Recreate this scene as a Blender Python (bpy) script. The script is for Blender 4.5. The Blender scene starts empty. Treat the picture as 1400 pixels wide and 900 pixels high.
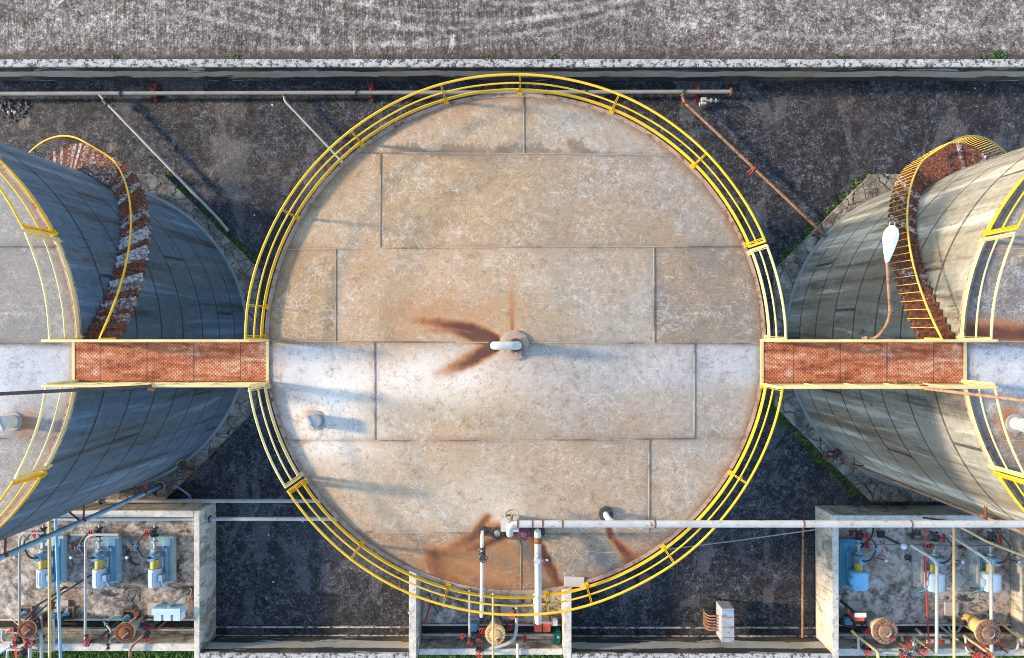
import bpy, bmesh, math, random
import numpy as np
from mathutils import Vector, Matrix, noise as mnoise

random.seed(7)
np.random.seed(7)
SC = bpy.context.scene
COL = SC.collection
R = math.radians
PI = math.pi

# ------------------------------------------------------------------ camera numbers
CAM_H, FOC, PX, PY = 29.5, 933.0, 700.0, 450.0


def W(px, py, z=0.0):
    """ground/roof point that sits at height z under the drone at photo position px,py"""
    k = (CAM_H - z) / FOC
    return Vector(((px - PX) * k, (PY - py) * k, z))


# ------------------------------------------------------------------ material toolkit
class Mat:
    def __init__(s, name):
        s.m = bpy.data.materials.new(name)
        s.m.use_nodes = True
        s.nt = s.m.node_tree
        s.nt.nodes.clear()
        s.out = s.nt.nodes.new('ShaderNodeOutputMaterial')
        s.b = s.nt.nodes.new('ShaderNodeBsdfPrincipled')
        s.nt.links.new(s.b.outputs[0], s.out.inputs[0])
        s.tc = s.nt.nodes.new('ShaderNodeTexCoord')
        s.P = s.tc.outputs['Object']

    def put(s, sock, v):
        if isinstance(v, bpy.types.NodeSocket):
            s.nt.links.new(v, sock)
        elif isinstance(v, (tuple, list)) and len(v) == 3 and sock.type == 'RGBA':
            sock.default_value = (*v, 1)
        else:
            sock.default_value = v

    def map(s, v, scale=(1, 1, 1), loc=(0, 0, 0), rot=(0, 0, 0)):
        n = s.nt.nodes.new('ShaderNodeMapping')
        s.put(n.inputs['Vector'], v)
        n.inputs['Scale'].default_value = scale
        n.inputs['Location'].default_value = loc
        n.inputs['Rotation'].default_value = rot
        return n.outputs[0]

    def noise(s, v, scale, detail=5, rough=.6, dist=0.0, color=False):
        n = s.nt.nodes.new('ShaderNodeTexNoise')
        s.put(n.inputs['Vector'], v)
        s.put(n.inputs['Scale'], scale)
        n.inputs['Detail'].default_value = detail
        n.inputs['Roughness'].default_value = rough
        n.inputs['Distortion'].default_value = dist
        return n.outputs['Color' if color else 'Fac']

    def ridge(s, v, scale, w=.012, detail=4, dist=.4):
        n = s.noise(v, scale, detail, .6, dist)
        return s.rng(s.f('ABSOLUTE', s.f('SUBTRACT', n, .5)), w, w * .2)

    def voro(s, v, scale, feature='F1', rand=1.0):
        n = s.nt.nodes.new('ShaderNodeTexVoronoi')
        n.feature = feature
        s.put(n.inputs['Vector'], v)
        n.inputs['Scale'].default_value = scale
        n.inputs['Randomness'].default_value = rand
        return n.outputs['Distance']

    def f(s, op, a, b=None, c=None):
        n = s.nt.nodes.new('ShaderNodeMath')
        n.operation = op
        s.put(n.inputs[0], a)
        if b is not None:
            s.put(n.inputs[1], b)
        if c is not None:
            s.put(n.inputs[2], c)
        return n.outputs[0]

    def rng(s, v, a, b, c=0.0, d=1.0, smooth=True):
        n = s.nt.nodes.new('ShaderNodeMapRange')
        n.interpolation_type = 'SMOOTHSTEP' if smooth else 'LINEAR'
        s.put(n.inputs['Value'], v)
        n.inputs['From Min'].default_value = a
        n.inputs['From Max'].default_value = b
        n.inputs['To Min'].default_value = c
        n.inputs['To Max'].default_value = d
        return n.outputs[0]

    def mix(s, fac, a, b, blend='MIX'):
        n = s.nt.nodes.new('ShaderNodeMix')
        n.data_type = 'RGBA'
        n.blend_type = blend
        n.clamp_factor = True
        s.put(n.inputs[0], fac)
        s.put(n.inputs[6], a)
        s.put(n.inputs[7], b)
        return n.outputs[2]

    def ramp(s, fac, stops):
        n = s.nt.nodes.new('ShaderNodeValToRGB')
        s.put(n.inputs[0], fac)
        cr = n.color_ramp
        while len(cr.elements) < len(stops):
            cr.elements.new(.5)
        for e, (p, c) in zip(cr.elements, stops):
            e.position = p
            e.color = (*c, 1) if isinstance(c, (tuple, list)) else (c, c, c, 1)
        return n.outputs[0]

    def sep(s, v):
        n = s.nt.nodes.new('ShaderNodeSeparateXYZ')
        s.put(n.inputs[0], v)
        return n.outputs

    def comb(s, x, y, z):
        n = s.nt.nodes.new('ShaderNodeCombineXYZ')
        for i, q in enumerate((x, y, z)):
            s.put(n.inputs[i], q)
        return n.outputs[0]

    def attr(s, name):
        n = s.nt.nodes.new('ShaderNodeAttribute')
        n.attribute_name = name
        return n.outputs['Fac']

    def rnd(s):
        return s.nt.nodes.new('ShaderNodeObjectInfo').outputs['Random']

    def shift(s):
        """object coordinates moved by the object's own random number, so copies differ"""
        n = s.nt.nodes.new('ShaderNodeVectorMath')
        n.operation = 'ADD'
        s.put(n.inputs[0], s.P)
        r = s.f('MULTIPLY', s.rnd(), 37.0)
        s.put(n.inputs[1], s.comb(r, r, r))
        return n.outputs[0]

    def done(s, col, rough=.8, metal=0.0, height=None, dist=.02, strength=.6, spec=.4):
        s.put(s.b.inputs['Base Color'], col)
        s.put(s.b.inputs['Roughness'], rough)
        s.put(s.b.inputs['Metallic'], metal)
        s.b.inputs['Specular IOR Level'].default_value = spec
        if height is not None:
            n = s.nt.nodes.new('ShaderNodeBump')
            n.inputs['Strength'].default_value = strength
            n.inputs['Distance'].default_value = dist
            s.put(n.inputs['Height'], height)
            s.nt.links.new(n.outputs[0], s.b.inputs['Normal'])
        return s.m


def paint(name, base, rust=.25, rough=.5, dirt=(.10, .07, .04), scale=6):
    m = Mat(name)
    v = m.shift()
    n1 = m.noise(v, scale, 8, .68)
    n2 = m.noise(v, scale * .3, 5, .6)
    c = m.mix(m.rng(n2, .35, .75), base, tuple(x * .78 for x in base))
    k = m.rng(n1, .80 - rust, .90 - rust * .6)
    c = m.mix(k, c, m.ramp(m.noise(v, scale * 5, 3), [(.3, (.05, .022, .012)), (.7, (.20, .075, .025))]))
    c = m.mix(m.rng(m.noise(v, scale * 1.7, 6, .7), .55, .8, 0, .35), c, dirt)
    return m.done(c, m.rng(n1, .3, .8, rough, .9), height=n1, dist=.004, strength=.5)


def make_materials():
    M = {}
    # --- dark yard floor
    m = Mat('yard_floor')
    p = m.P
    big = m.noise(p, .16, 5, .6, .6)
    mid = m.noise(p, 1.1, 7, .72, .3)
    fine = m.noise(p, 3.6, 8, .82)
    grit = m.noise(p, 10, 3, .9)
    t = m.f('ADD', m.f('MULTIPLY', fine, .50), m.f('ADD', m.f('MULTIPLY', mid, .2), m.f('MULTIPLY', grit, .3)))
    c = m.ramp(t, [(.41, (.0028, .003, .0036)), (.47, (.011, .0115, .0135)), (.53, (.040, .041, .046)), (.61, (.21, .21, .225))])
    c = m.mix(m.rng(big, .50, .64, 0, .6), c, m.mix(.55, c, (.085, .056, .045)))
    pt = m.noise(p, .33, 7, .68, 1.2)
    c = m.mix(m.rng(pt, .53, .57, 0, .62), c, m.mix(.72, c, (.008, .008, .010)))
    pt2 = m.noise(m.map(p, (1, .6, 1), (31, 9, 0)), .42, 8, .68, .8)
    c = m.mix(m.rng(pt2, .555, .58, 0, .7), c, m.mix(.5, c, (.15, .147, .15)))
    pt3 = m.noise(m.map(p, loc=(3, 41, 0)), .8, 8, .7, .6)
    c = m.mix(m.rng(pt3, .58, .64, 0, .5), c, m.mix(.6, c, (.10, .12, .15)))
    c = m.mix(m.f('MULTIPLY', m.ridge(m.map(p, loc=(2, 6, 0)), .55, .006, 7, .8), .8), c, (.006, .006, .007))
    wet = m.noise(m.map(p, loc=(13, 21, 0)), .26, 6, .62, 1.0)
    c = m.mix(m.rng(wet, .57, .61, 0, .6), c, m.mix(.8, c, (.010, .013, .018)))
    c = m.mix(m.f('MULTIPLY', m.ridge(p, 3.0, .016, 6), m.rng(mid, .42, .58, .05, .5)), c, (.22, .22, .235))
    c = m.mix(m.rng(grit, .62, .68, 0, .75), c, (.33, .33, .34))
    c = m.mix(m.rng(m.noise(m.map(p, loc=(7, 3, 0)), 12, 2, .8), .59, .67, 0, .8), c, (.004, .004, .005))
    c = m.mix(m.rng(m.voro(p, .9), .045, .03), c, (.55, .53, .50))
    M['yard'] = m.done(c, m.f('SUBTRACT', m.rng(fine, .3, .7, .95, .7), m.rng(wet, .57, .61, 0, .35)), height=m.f('ADD', fine, m.f('MULTIPLY', grit, .6)), dist=.05, strength=.8)
    # --- road: brushed concrete with tyre sweeps
    m = Mat('road_concrete')
    p = m.P
    x, y, z = m.sep(p)
    y = m.f('ADD', y, 29.53)
    rib = m.noise(m.map(p, (8.5, .40, 1)), 1.0, 4, .85)
    fine = m.noise(p, 4.2, 8, .85)
    grit = m.noise(p, 11, 3, .9)
    mid = m.noise(p, .8, 7, .7, .5)
    big = m.noise(m.map(p, (.5, 1, 1)), .20, 4, .6)
    pt = m.noise(m.map(p, (.7, 1, 1), (8, 8, 0)), .5, 8, .72, .8)
    t = m.f('ADD', m.f('MULTIPLY', fine, .45), m.f('ADD', m.f('MULTIPLY', grit, .30), m.f('MULTIPLY', mid, .25)))
    c = m.ramp(t, [(.39, (.016, .011, .008)), (.455, (.082, .062, .049)), (.515, (.215, .178, .148)), (.59, (.66, .59, .53))])
    c = m.mix(m.rng(big, .44, .6, 0, .6), c, m.mix(.62, c, (.060, .046, .040)))
    c = m.mix(m.rng(pt, .52, .60, 0, .55), c, m.mix(.55, c, (.045, .035, .031)))
    ribk = m.f('MULTIPLY', m.f('MULTIPLY', m.rng(rib, .50, .535), m.rng(x, 10, 0, .2, .95)), m.rng(pt, .62, .45, .35, 1))
    c = m.mix(ribk, c, m.mix(.65, c, (.022, .016, .014)))
    for (cx, cy, rr, w, s) in ((-4.5, 42.0, 30.2, .16, .55), (-4.2, 42.6, 30.2, .10, .5), (-3.0, 38.0, 25.5, .18, .6), (-2.6, 38.2, 25.0, .10, .5), (-1.0, 36.0, 23.2, .14, .5),
                               (1.5, 34.0, 20.6, .12, .5), (-9, 50.0, 38.4, .14, .4), (14, 60.0, 47.9, .18, .4), (-20, 44, 31.6, .16, .35)):
        d = m.f('SQRT', m.f('ADD', m.f('POWER', m.f('SUBTRACT', x, cx), 2.0), m.f('POWER', m.f('SUBTRACT', y, cy), 2.0)))
        d = m.f('ADD', d, m.f('MULTIPLY', m.f('SUBTRACT', mid, .5), .22))
        k = m.rng(m.f('ABSOLUTE', m.f('SUBTRACT', d, rr)), w, w * .3, 0, s)
        k = m.f('MULTIPLY', k, m.f('MULTIPLY', m.rng(fine, .42, .56, .1, 1), m.rng(pt, .38, .58, .15, .72)))
        c = m.mix(k, c, (.56, .50, .45))
        k2 = m.rng(m.f('ABSOLUTE', m.f('SUBTRACT', d, rr + w * 1.6)), w * .8, w * .2, 0, s * .9)
        c = m.mix(k2, c, m.mix(.5, c, (.035, .028, .026)))
    c = m.mix(m.rng(m.noise(m.map(p, (1, .55, 1), (5, 2, 0)), .9, 8, .75, .6), .60, .66, 0, .75), c, (.62, .58, .52))
    c = m.mix(m.rng(grit, .62, .68, 0, .65), c, (.70, .66, .61))
    c = m.mix(m.f('MULTIPLY', m.ridge(m.map(p, (1, .7, 1)), 1.6, .012, 6, .8), m.rng(pt, .45, .6, 0, .6)), c, (.60, .56, .52))
    c = m.mix(m.f('MULTIPLY', m.ridge(m.map(p, loc=(4, 0, 0)), 3.4, .016, 6), .45), c, (.020, .016, .014))
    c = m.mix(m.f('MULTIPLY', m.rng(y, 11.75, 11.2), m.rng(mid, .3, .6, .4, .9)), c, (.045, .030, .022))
    M['road'] = m.done(c, .92, height=m.f('ADD', fine, m.f('MULTIPLY', rib, .6)), dist=.03, strength=.7)
    # --- weathered concrete walls: pale caps, black algae on the faces
    for nm, lo, pale in (('wall_concrete', .30, (.34, .33, .31)), ('pit_concrete', .12, (.46, .42, .35))):
        m = Mat(nm)
        p = m.P
        g = m.nt.nodes.new('ShaderNodeNewGeometry')
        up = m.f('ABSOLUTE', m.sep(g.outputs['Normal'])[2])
        x, y, z = m.sep(p)
        fine = m.noise(p, 6, 8, .8)
        mid = m.noise(p, 1.4, 7, .72, .4)
        c = m.ramp(m.f('ADD', m.f('MULTIPLY', fine, .5), m.f('MULTIPLY', mid, .5)),
                   [(.36, tuple(q * .35 for q in pale)), (.48, pale), (.62, tuple(min(.85, q * 1.6) for q in pale))])
        sp = m.noise(p, 4.5, 7, .78)
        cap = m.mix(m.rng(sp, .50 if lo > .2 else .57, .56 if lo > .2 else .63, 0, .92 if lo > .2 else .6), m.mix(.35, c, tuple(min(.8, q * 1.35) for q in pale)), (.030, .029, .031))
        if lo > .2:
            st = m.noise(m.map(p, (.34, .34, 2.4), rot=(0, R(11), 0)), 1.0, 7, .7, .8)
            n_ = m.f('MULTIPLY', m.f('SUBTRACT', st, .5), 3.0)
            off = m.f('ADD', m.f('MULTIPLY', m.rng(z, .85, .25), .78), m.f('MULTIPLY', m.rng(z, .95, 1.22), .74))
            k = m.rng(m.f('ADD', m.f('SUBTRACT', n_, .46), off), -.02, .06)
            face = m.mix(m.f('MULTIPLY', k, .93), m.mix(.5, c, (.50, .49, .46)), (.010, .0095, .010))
        else:
            st = m.noise(m.map(p, (.9, .9, .5)), 1.1, 7, .74, .8)
            face = m.mix(m.rng(st, .48, .60, 0, .72), m.mix(.3, c, pale), tuple(q * .22 for q in pale))
            st2 = m.noise(m.map(p, (5, 5, .5), (3, 1, 0)), 1.0, 5, .7, .4)
            face = m.mix(m.rng(st2, .55, .66, 0, .55), face, (.045, .036, .028))
            face = m.mix(m.rng(st2, .40, .32, 0, .4), face, tuple(min(.8, q * 1.4) for q in pale))
        yel = m.noise(m.map(p, (1.0, 1.0, .4), (9, 1, 0)), .4, 4, .6)
        face = m.mix(m.rng(yel, .46, .66, 0, .45), face, m.mix(.6, face, (.42, .30, .14)))
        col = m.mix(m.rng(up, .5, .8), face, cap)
        M['wall' if lo > .2 else 'pitwall'] = m.done(col, .9, height=m.f('ADD', fine, mid), dist=.02, strength=.6)
    # --- pump pit floor, plinths
    for key, gain in (('pitfloor', 1.0), ('pitfloor_shade_lift', 1.45)):  # second copy is lightened in colour to offset the pit wall's shadow
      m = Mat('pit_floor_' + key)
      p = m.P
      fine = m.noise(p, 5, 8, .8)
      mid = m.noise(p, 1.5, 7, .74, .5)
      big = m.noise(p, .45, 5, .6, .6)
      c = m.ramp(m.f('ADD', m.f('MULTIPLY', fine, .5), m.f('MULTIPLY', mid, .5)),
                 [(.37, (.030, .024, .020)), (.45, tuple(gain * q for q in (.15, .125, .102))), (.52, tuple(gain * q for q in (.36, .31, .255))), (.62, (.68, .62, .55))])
      c = m.mix(m.rng(big, .48, .64, 0, .6), c, m.mix(.6, c, (.17, .085, .030)))
      c = m.mix(m.rng(m.noise(m.map(p, loc=(4, 8, 0)), .8, 6, .65, .7), .58, .64, 0, .8), c, (.018, .013, .010))
      M[key] = m.done(c, .9, height=fine, dist=.03, strength=.7)
    # --- cracked apron of the tanks
    m = Mat('apron_concrete')
    p = m.P
    fine = m.noise(p, 6, 8, .8)
    mid = m.noise(p, 1.6, 6, .7, .4)
    wv = m.nt.nodes.new('ShaderNodeVectorMath')
    wv.operation = 'ADD'
    m.put(wv.inputs[0], p)
    m.put(wv.inputs[1], m.map(m.noise(p, 2.2, 4, .6, color=True), (.5, .5, 0)))
    cr = m.voro(wv.outputs[0], 1.75, 'DISTANCE_TO_EDGE')
    c = m.ramp(m.f('ADD', m.f('MULTIPLY', fine, .5), m.f('MULTIPLY', mid, .5)),
               [(.36, (.05, .043, .035)), (.48, (.17, .145, .115)), (.60, (.38, .33, .26))])
    c = m.mix(m.rng(m.noise(p, .7, 5, .65), .52, .66, 0, .8), c, (.055, .05, .045))
    c = m.mix(m.f('MULTIPLY', m.rng(cr, .045, .010), m.rng(mid, .40, .55, .15, .95)), c, (.014, .013, .012))
    M['apron'] = m.done(c, .92, height=m.f('ADD', m.f('MULTIPLY', fine, .3), m.rng(cr, .0, .06)), dist=.03, strength=.7)
    # --- tank shell (weathered grey paint, courses and weld seams)
    for key, tint, stain in (('shell_shade_blue', (.070, .110, .158), .30), ('shell_tan', (.245, .238, .205), .95), ('shell_mid', (.22, .21, .20), .5)):  # western tint has the dark blue of its shaded side put into the colour
        m = Mat('tank_' + key)
        p = m.P
        x, y, z = m.sep(p)
        ang = m.f('ARCTAN2', y, x)
        cyl = m.comb(m.f('MULTIPLY', ang, 6.5), z, 0.0)
        zz = m.f('DIVIDE', z, 1.456)
        fr = m.f('FRACT', zz)
        course = m.f('FLOOR', zz)
        line = m.f('MAXIMUM', m.rng(fr, .046, .026), m.rng(fr, .972, .986))
        ph = m.f('FRACT', m.f('ADD', m.f('MULTIPLY', ang, 5 / (2 * PI)), m.f('MULTIPLY', course, .377)))
        vl = m.rng(m.f('ABSOLUTE', m.f('SUBTRACT', ph, .5)), .0075, .0046)
        streak = m.noise(m.map(cyl, (1.3, .085, 1)), 1.0, 6, .68, .5)
        st2 = m.noise(m.map(cyl, (.55, .06, 1), (7, 0, 0)), 1.0, 4, .6)
        fine = m.noise(cyl, 4.5, 7, .72)
        smear = m.noise(m.map(cyl, (3, .8, 1)), .8, 6, .72, 1.2)
        c = m.mix(m.rng(fine, .3, .72), tuple(q * .80 for q in tint), tuple(q * 1.22 for q in tint))
        c = m.mix(m.rng(st2, .44, .66, 0, stain), c, m.mix(.75, c, (.15, .105, .050)))
        c = m.mix(m.rng(streak, .50, .64, 0, .70), c, (.030, .028, .027))
        c = m.mix(m.rng(streak, .47, .36, 0, .8), c, tuple(min(.7, q * 2.0) for q in tint))
        c = m.mix(m.rng(smear, .61, .67, 0, .75), c, (.035, .035, .038))
        c = m.mix(m.rng(m.noise(m.map(cyl, (1, .7, 1), (4, 9, 0)), 1.1, 7, .7, .4), .60, .72, 0, .30), c, tuple(q * 1.9 for q in tint))
        ln = m.f('MAXIMUM', line, vl)
        c = m.mix(m.f('MULTIPLY', ln, m.rng(fine, .3, .6, .35, .85)), c, (.016, .015, .016))
        M[key] = m.done(c, m.rng(fine, .3, .7, .42, .68), height=m.f('SUBTRACT', fine, m.f('MULTIPLY', ln, 1.2)), dist=.012, strength=.6)
    # --- tank roof (plates, walked path, rust washed from the fittings); attributes carry the shapes of stains and pale areas
    for key, base, warm in (('roof_mid', (.300, .196, .100), 1.0), ('roof_grey', (.31, .295, .28), .4), ('roof_brown', (.15, .125, .11), .8)):
        m = Mat('tank_' + key)
        p = m.P
        x, y, z = m.sep(p)
        fine = m.noise(p, 5, 8, .82)
        grit = m.noise(p, 15, 4, .9)
        mid = m.noise(p, .9, 7, .7, .5)
        big = m.noise(p, .28, 4, .6)
        c = m.mix(m.rng(mid, .3, .7), tuple(q * .82 for q in base), tuple(q * 1.12 for q in base))
        grey = tuple(.215 * q for q in (1.0, .88, .72)) if key != 'roof_brown' else (.27, .245, .225)
        c = m.mix(m.f('MULTIPLY', m.rng(x, -1.5, 3.0), .85), c, m.mix(.12, grey, c))
        c = m.mix(m.f('ABSOLUTE', m.attr('tone')), c, m.mix(m.f('GREATER_THAN', m.attr('tone'), 0.0), (.10, .08, .062), (.52, .44, .34)))
        c = m.mix(m.rng(big, .4, .62, 0, .5 * warm), c, (.36, .215, .10))
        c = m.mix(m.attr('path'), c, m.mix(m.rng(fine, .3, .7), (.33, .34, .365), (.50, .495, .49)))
        c = m.mix(m.attr('pale_blotch'), c, m.mix(m.rng(mid, .3, .7), (.66, .59, .50), (.82, .76, .67)))
        patch = m.rng(m.noise(m.map(p, loc=(21, 5, 0)), .45, 6, .7, .6), .42, .60)
        c = m.mix(m.f('MULTIPLY', m.rng(fine, .50, .62, 0, .62), patch), c, tuple(min(.8, q * 2.1) for q in grey))
        c = m.mix(m.rng(fine, .47, .38, 0, .40), c, tuple(q * .45 for q in base))
        c = m.mix(m.rng(m.noise(m.map(p, loc=(3, 5, 0)), 2.5, 8, .78), .55, .66, 0, .45), c, tuple(q * .38 for q in base))
        scr = m.noise(m.map(p, (1.4, 9, 1), rot=(0, 0, R(38)), loc=(2, 2, 0)), 1.1, 5, .7, 1.1)
        c = m.mix(m.rng(scr, .60, .68, 0, .45), c, (.58, .51, .42))
        pm = m.noise(m.map(p, loc=(17, 3, 0)), .9, 6, .7)
        for q, (sc_, st_) in enumerate(((2.3, .40), (5.2, .50))):
            k = m.f('MULTIPLY', m.ridge(m.map(p, loc=(q * 9, 4, 0)), sc_, .016), m.rng(pm, .42, .56, .1, st_))
            c = m.mix(k, c, (.60, .55, .48))
        k = m.f('MULTIPLY', m.ridge(m.map(p, loc=(3, 14, 0)), 3.1, .014), m.rng(pm, .56, .44, .05, .45))
        c = m.mix(k, c, tuple(q * .35 for q in base))
        c = m.mix(m.rng(grit, .61, .68, 0, .6), c, (.64, .59, .52))
        c = m.mix(m.rng(m.noise(m.map(p, loc=(11, 2, 0)), 14, 3, .9), .62, .70, 0, .5), c, (.06, .047, .038))
        drip = m.noise(m.map(p, (4.5, 1.7, 1), (1, 7, 0)), 1.3, 7, .75, 1.2)
        dk = m.f('MULTIPLY', m.rng(m.f('ADD', m.attr('wet'), m.f('MULTIPLY', m.f('SUBTRACT', drip, .5), 2.2)), .52, .66), m.rng(m.attr('wet'), .02, .2))
        c = m.mix(m.f('MULTIPLY', dk, m.rng(mid, .38, .58, .1, .55)), c, (.085, .062, .046))
        r1 = m.f('ADD', m.attr('rust'), m.f('MULTIPLY', m.f('MULTIPLY', m.f('SUBTRACT', m.f('ADD', m.f('MULTIPLY', fine, .6), m.f('MULTIPLY', mid, .4)), .5), 1.3), m.rng(m.attr('rust'), 0, .25)))
        c = m.mix(m.rng(r1, .03, .50, 0, .88), c, (.32, .120, .030))
        c = m.mix(m.rng(r1, .30, .84, 0, .95), c, (.070, .020, .014))
        c = m.mix(m.f('MULTIPLY', m.attr('edge'), m.rng(fine, .35, .6, .2, .75)), c, (.17, .075, .032))
        nr_ = m.f('MULTIPLY', m.attr('near'), m.rng(m.f('ADD', m.f('MULTIPLY', mid, .6), m.f('MULTIPLY', fine, .4)), .42, .62, 0, .75))
        c = m.mix(nr_, c, m.mix(m.rng(x, -2, 3), (.20, .095, .038), (.105, .085, .066)))
        seam = m.attr('seam')
        c = m.mix(m.f('MULTIPLY', seam, m.rng(mid, .35, .6, .25, .8)), c, m.mix(m.rng(m.noise(m.map(p, loc=(2, 9, 0)), .6, 4, .6), .46, .54), (.075, .064, .055), (.34, .27, .20)))
        M[key] = m.done(c, m.rng(m.attr('path'), 0, 1, .82, .45), height=m.f('ADD', fine, m.f('MULTIPLY', grit, .3)), dist=.012, strength=.55)
    # --- rust, steel, paints
    m = Mat('rusty_grating')
    p = m.P
    x, y, z = m.sep(p)
    a = m.f('ADD', x, y)
    b = m.f('SUBTRACT', x, y)
    la = m.f('ABSOLUTE', m.f('SUBTRACT', m.f('FRACT', m.f('MULTIPLY', a, 10.5)), .5))
    lb = m.f('ABSOLUTE', m.f('SUBTRACT', m.f('FRACT', m.f('MULTIPLY', b, 10.5)), .5))
    dia = m.f('MINIMUM', la, lb)
    mid = m.noise(m.map(p, (.7, 3.4, 1)), 1.3, 7, .72, .5)
    fine = m.noise(p, 6, 6, .8)
    jn = m.rng(m.f('ABSOLUTE', m.f('SUBTRACT', m.f('FRACT', m.f('MULTIPLY', x, .82)), .5)), .016, .008)
    c = m.ramp(m.f('ADD', m.f('MULTIPLY', mid, .6), m.f('MULTIPLY', fine, .4)),
               [(.38, (.12, .032, .014)), (.46, (.34, .088, .034)), (.53, (.50, .17, .068)), (.62, (.66, .42, .28))])
    c = m.mix(m.rng(dia, .17, .09, 0, .8), c, m.mix(.45, c, (.05, .016, .010)))
    c = m.mix(m.f('MULTIPLY', jn, .6), c, (.045, .016, .010))
    wp = m.noise(m.map(p, (2.2, .9, 1), (8, 0, 0)), .9, 5, .7, .5)
    c = m.mix(m.rng(wp, .60, .68, 0, .45), c, (.56, .42, .34))
    M['grating'] = m.done(c, .9, height=m.rng(dia, .05, .25), dist=.02, strength=.7)
    for key, lo_, hi_ in (('tread', .575, .76), ('tread_dark', .66, .82)):
      m = Mat('rusty_' + key)
      v = m.shift()
      fine = m.noise(v, 12, 7, .75)
      mid = m.noise(v, 2.6, 6, .7)
      rust = m.ramp(fine, [(.34, (.035, .012, .008)), (.5, (.15, .046, .022)), (.66, (.36, .15, .08))])
      wht = m.mix(m.rng(fine, .4, .6), (.30, .27, .25), (.66, .63, .60))
      k = m.rng(m.f('ADD', m.f('MULTIPLY', mid, .3), m.f('ADD', m.f('MULTIPLY', fine, .45), m.f('MULTIPLY', m.rnd(), .38))), lo_, hi_)
      M[key] = m.done(m.mix(k, rust, wht), .88, height=fine, dist=.01, strength=.6)
    M['rust'] = paint('rusty_steel', (.21, .075, .032), .42, .85)
    M['rust_pipe'] = paint('rust_brown_pipe', (.28, .16, .10), .36, .8)
    M['red_steel'] = paint('red_lead_steel', (.26, .045, .030), .24, .75)
    M['yellow'] = paint('yellow_rail_paint', (.70, .39, .010), .19, .5, dirt=(.22, .10, .01))
    M['cream'] = paint('cream_rail_paint', (.66, .50, .22), .20, .5, dirt=(.35, .22, .08))
    M['stairyellow'] = paint('faded_yellow_paint', (.62, .44, .06), .22, .5)
    M['white'] = paint('white_pipe_paint', (.42, .41, .385), .26, .55)
    M['grey_pipe'] = paint('grey_pipe_paint', (.30, .29, .27), .22, .55)
    M['blue_grey'] = paint('blue_grey_paint', (.20, .36, .48), .14, .45)
    M['bluepaint'] = paint('light_blue_paint', (.20, .50, .72), .10, .42)
    M['tealpad'] = paint('blue_green_plinth_paint', (.11, .34, .46), .22, .7)
    M['palepad'] = paint('pale_plinth_paint', (.34, .50, .56), .26, .75)
    M['whitepad'] = paint('chalky_plinth_paint', (.42, .45, .40), .30, .8)
    M['cabinet'] = paint('grey_cabinet_paint', (.34, .36, .38), .30, .5)
    M['motorwhite'] = paint('white_motor_paint', (.46, .58, .66), .20, .4)
    M['guard'] = paint('ochre_guard_paint', (.50, .38, .06), .12, .5)
    M['cast'] = paint('dark_cast_iron', (.055, .050, .050), .25, .6)
    M['red'] = paint('red_wheel_paint', (.48, .035, .025), .12, .45)
    M['orange'] = paint('orange_red_paint', (.70, .10, .035), .06, .4)
    M['tan'] = paint('tan_pipe_paint', (.62, .42, .17), .20, .5)
    M['rim'] = paint('rusty_rim_paint', (.36, .27, .21), .34, .8)
    M['brass'] = paint('tarnished_brass', (.27, .24, .14), .2, .5)
    M['ivory'] = paint('ivory_pipe_paint', (.70, .64, .52), .16, .5)
    M['green'] = paint('green_plastic', (.010, .23, .14), .02, .35)
    M['purple'] = paint('purple_brown_primer', (.14, .055, .070), .15, .7)
    M['black'] = paint('black_rubber', (.018, .018, .019), .05, .5)
    M['debris'] = paint('broken_concrete', (.46, .42, .38), .15, .9)
    m = Mat('lamp_white')
    M['lamp'] = m.done(m.mix(m.rng(m.noise(m.P, 4, 5, .6), .5, .75, 0, .4), (.82, .82, .80), (.55, .52, .48)), .3)
    m = Mat('grass_blades')
    c = m.ramp(m.noise(m.P, 1.3, 4, .7), [(.3, (.022, .050, .008)), (.55, (.050, .105, .014)), (.75, (.13, .13, .035))])
    M['grass'] = m.done(c, .7)
    m = Mat('verge_blades')
    c = m.ramp(m.noise(m.P, 1.6, 4, .7), [(.3, (.030, .085, .010)), (.5, (.075, .19, .018)), (.7, (.19, .24, .045))])
    M['verge'] = m.done(c, .7)
    m = Mat('soil')
    M['soil'] = m.done(m.ramp(m.noise(m.P, 3, 7, .7), [(.35, (.008, .007, .005)), (.65, (.040, .032, .022))]), .95)
    return M


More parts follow.
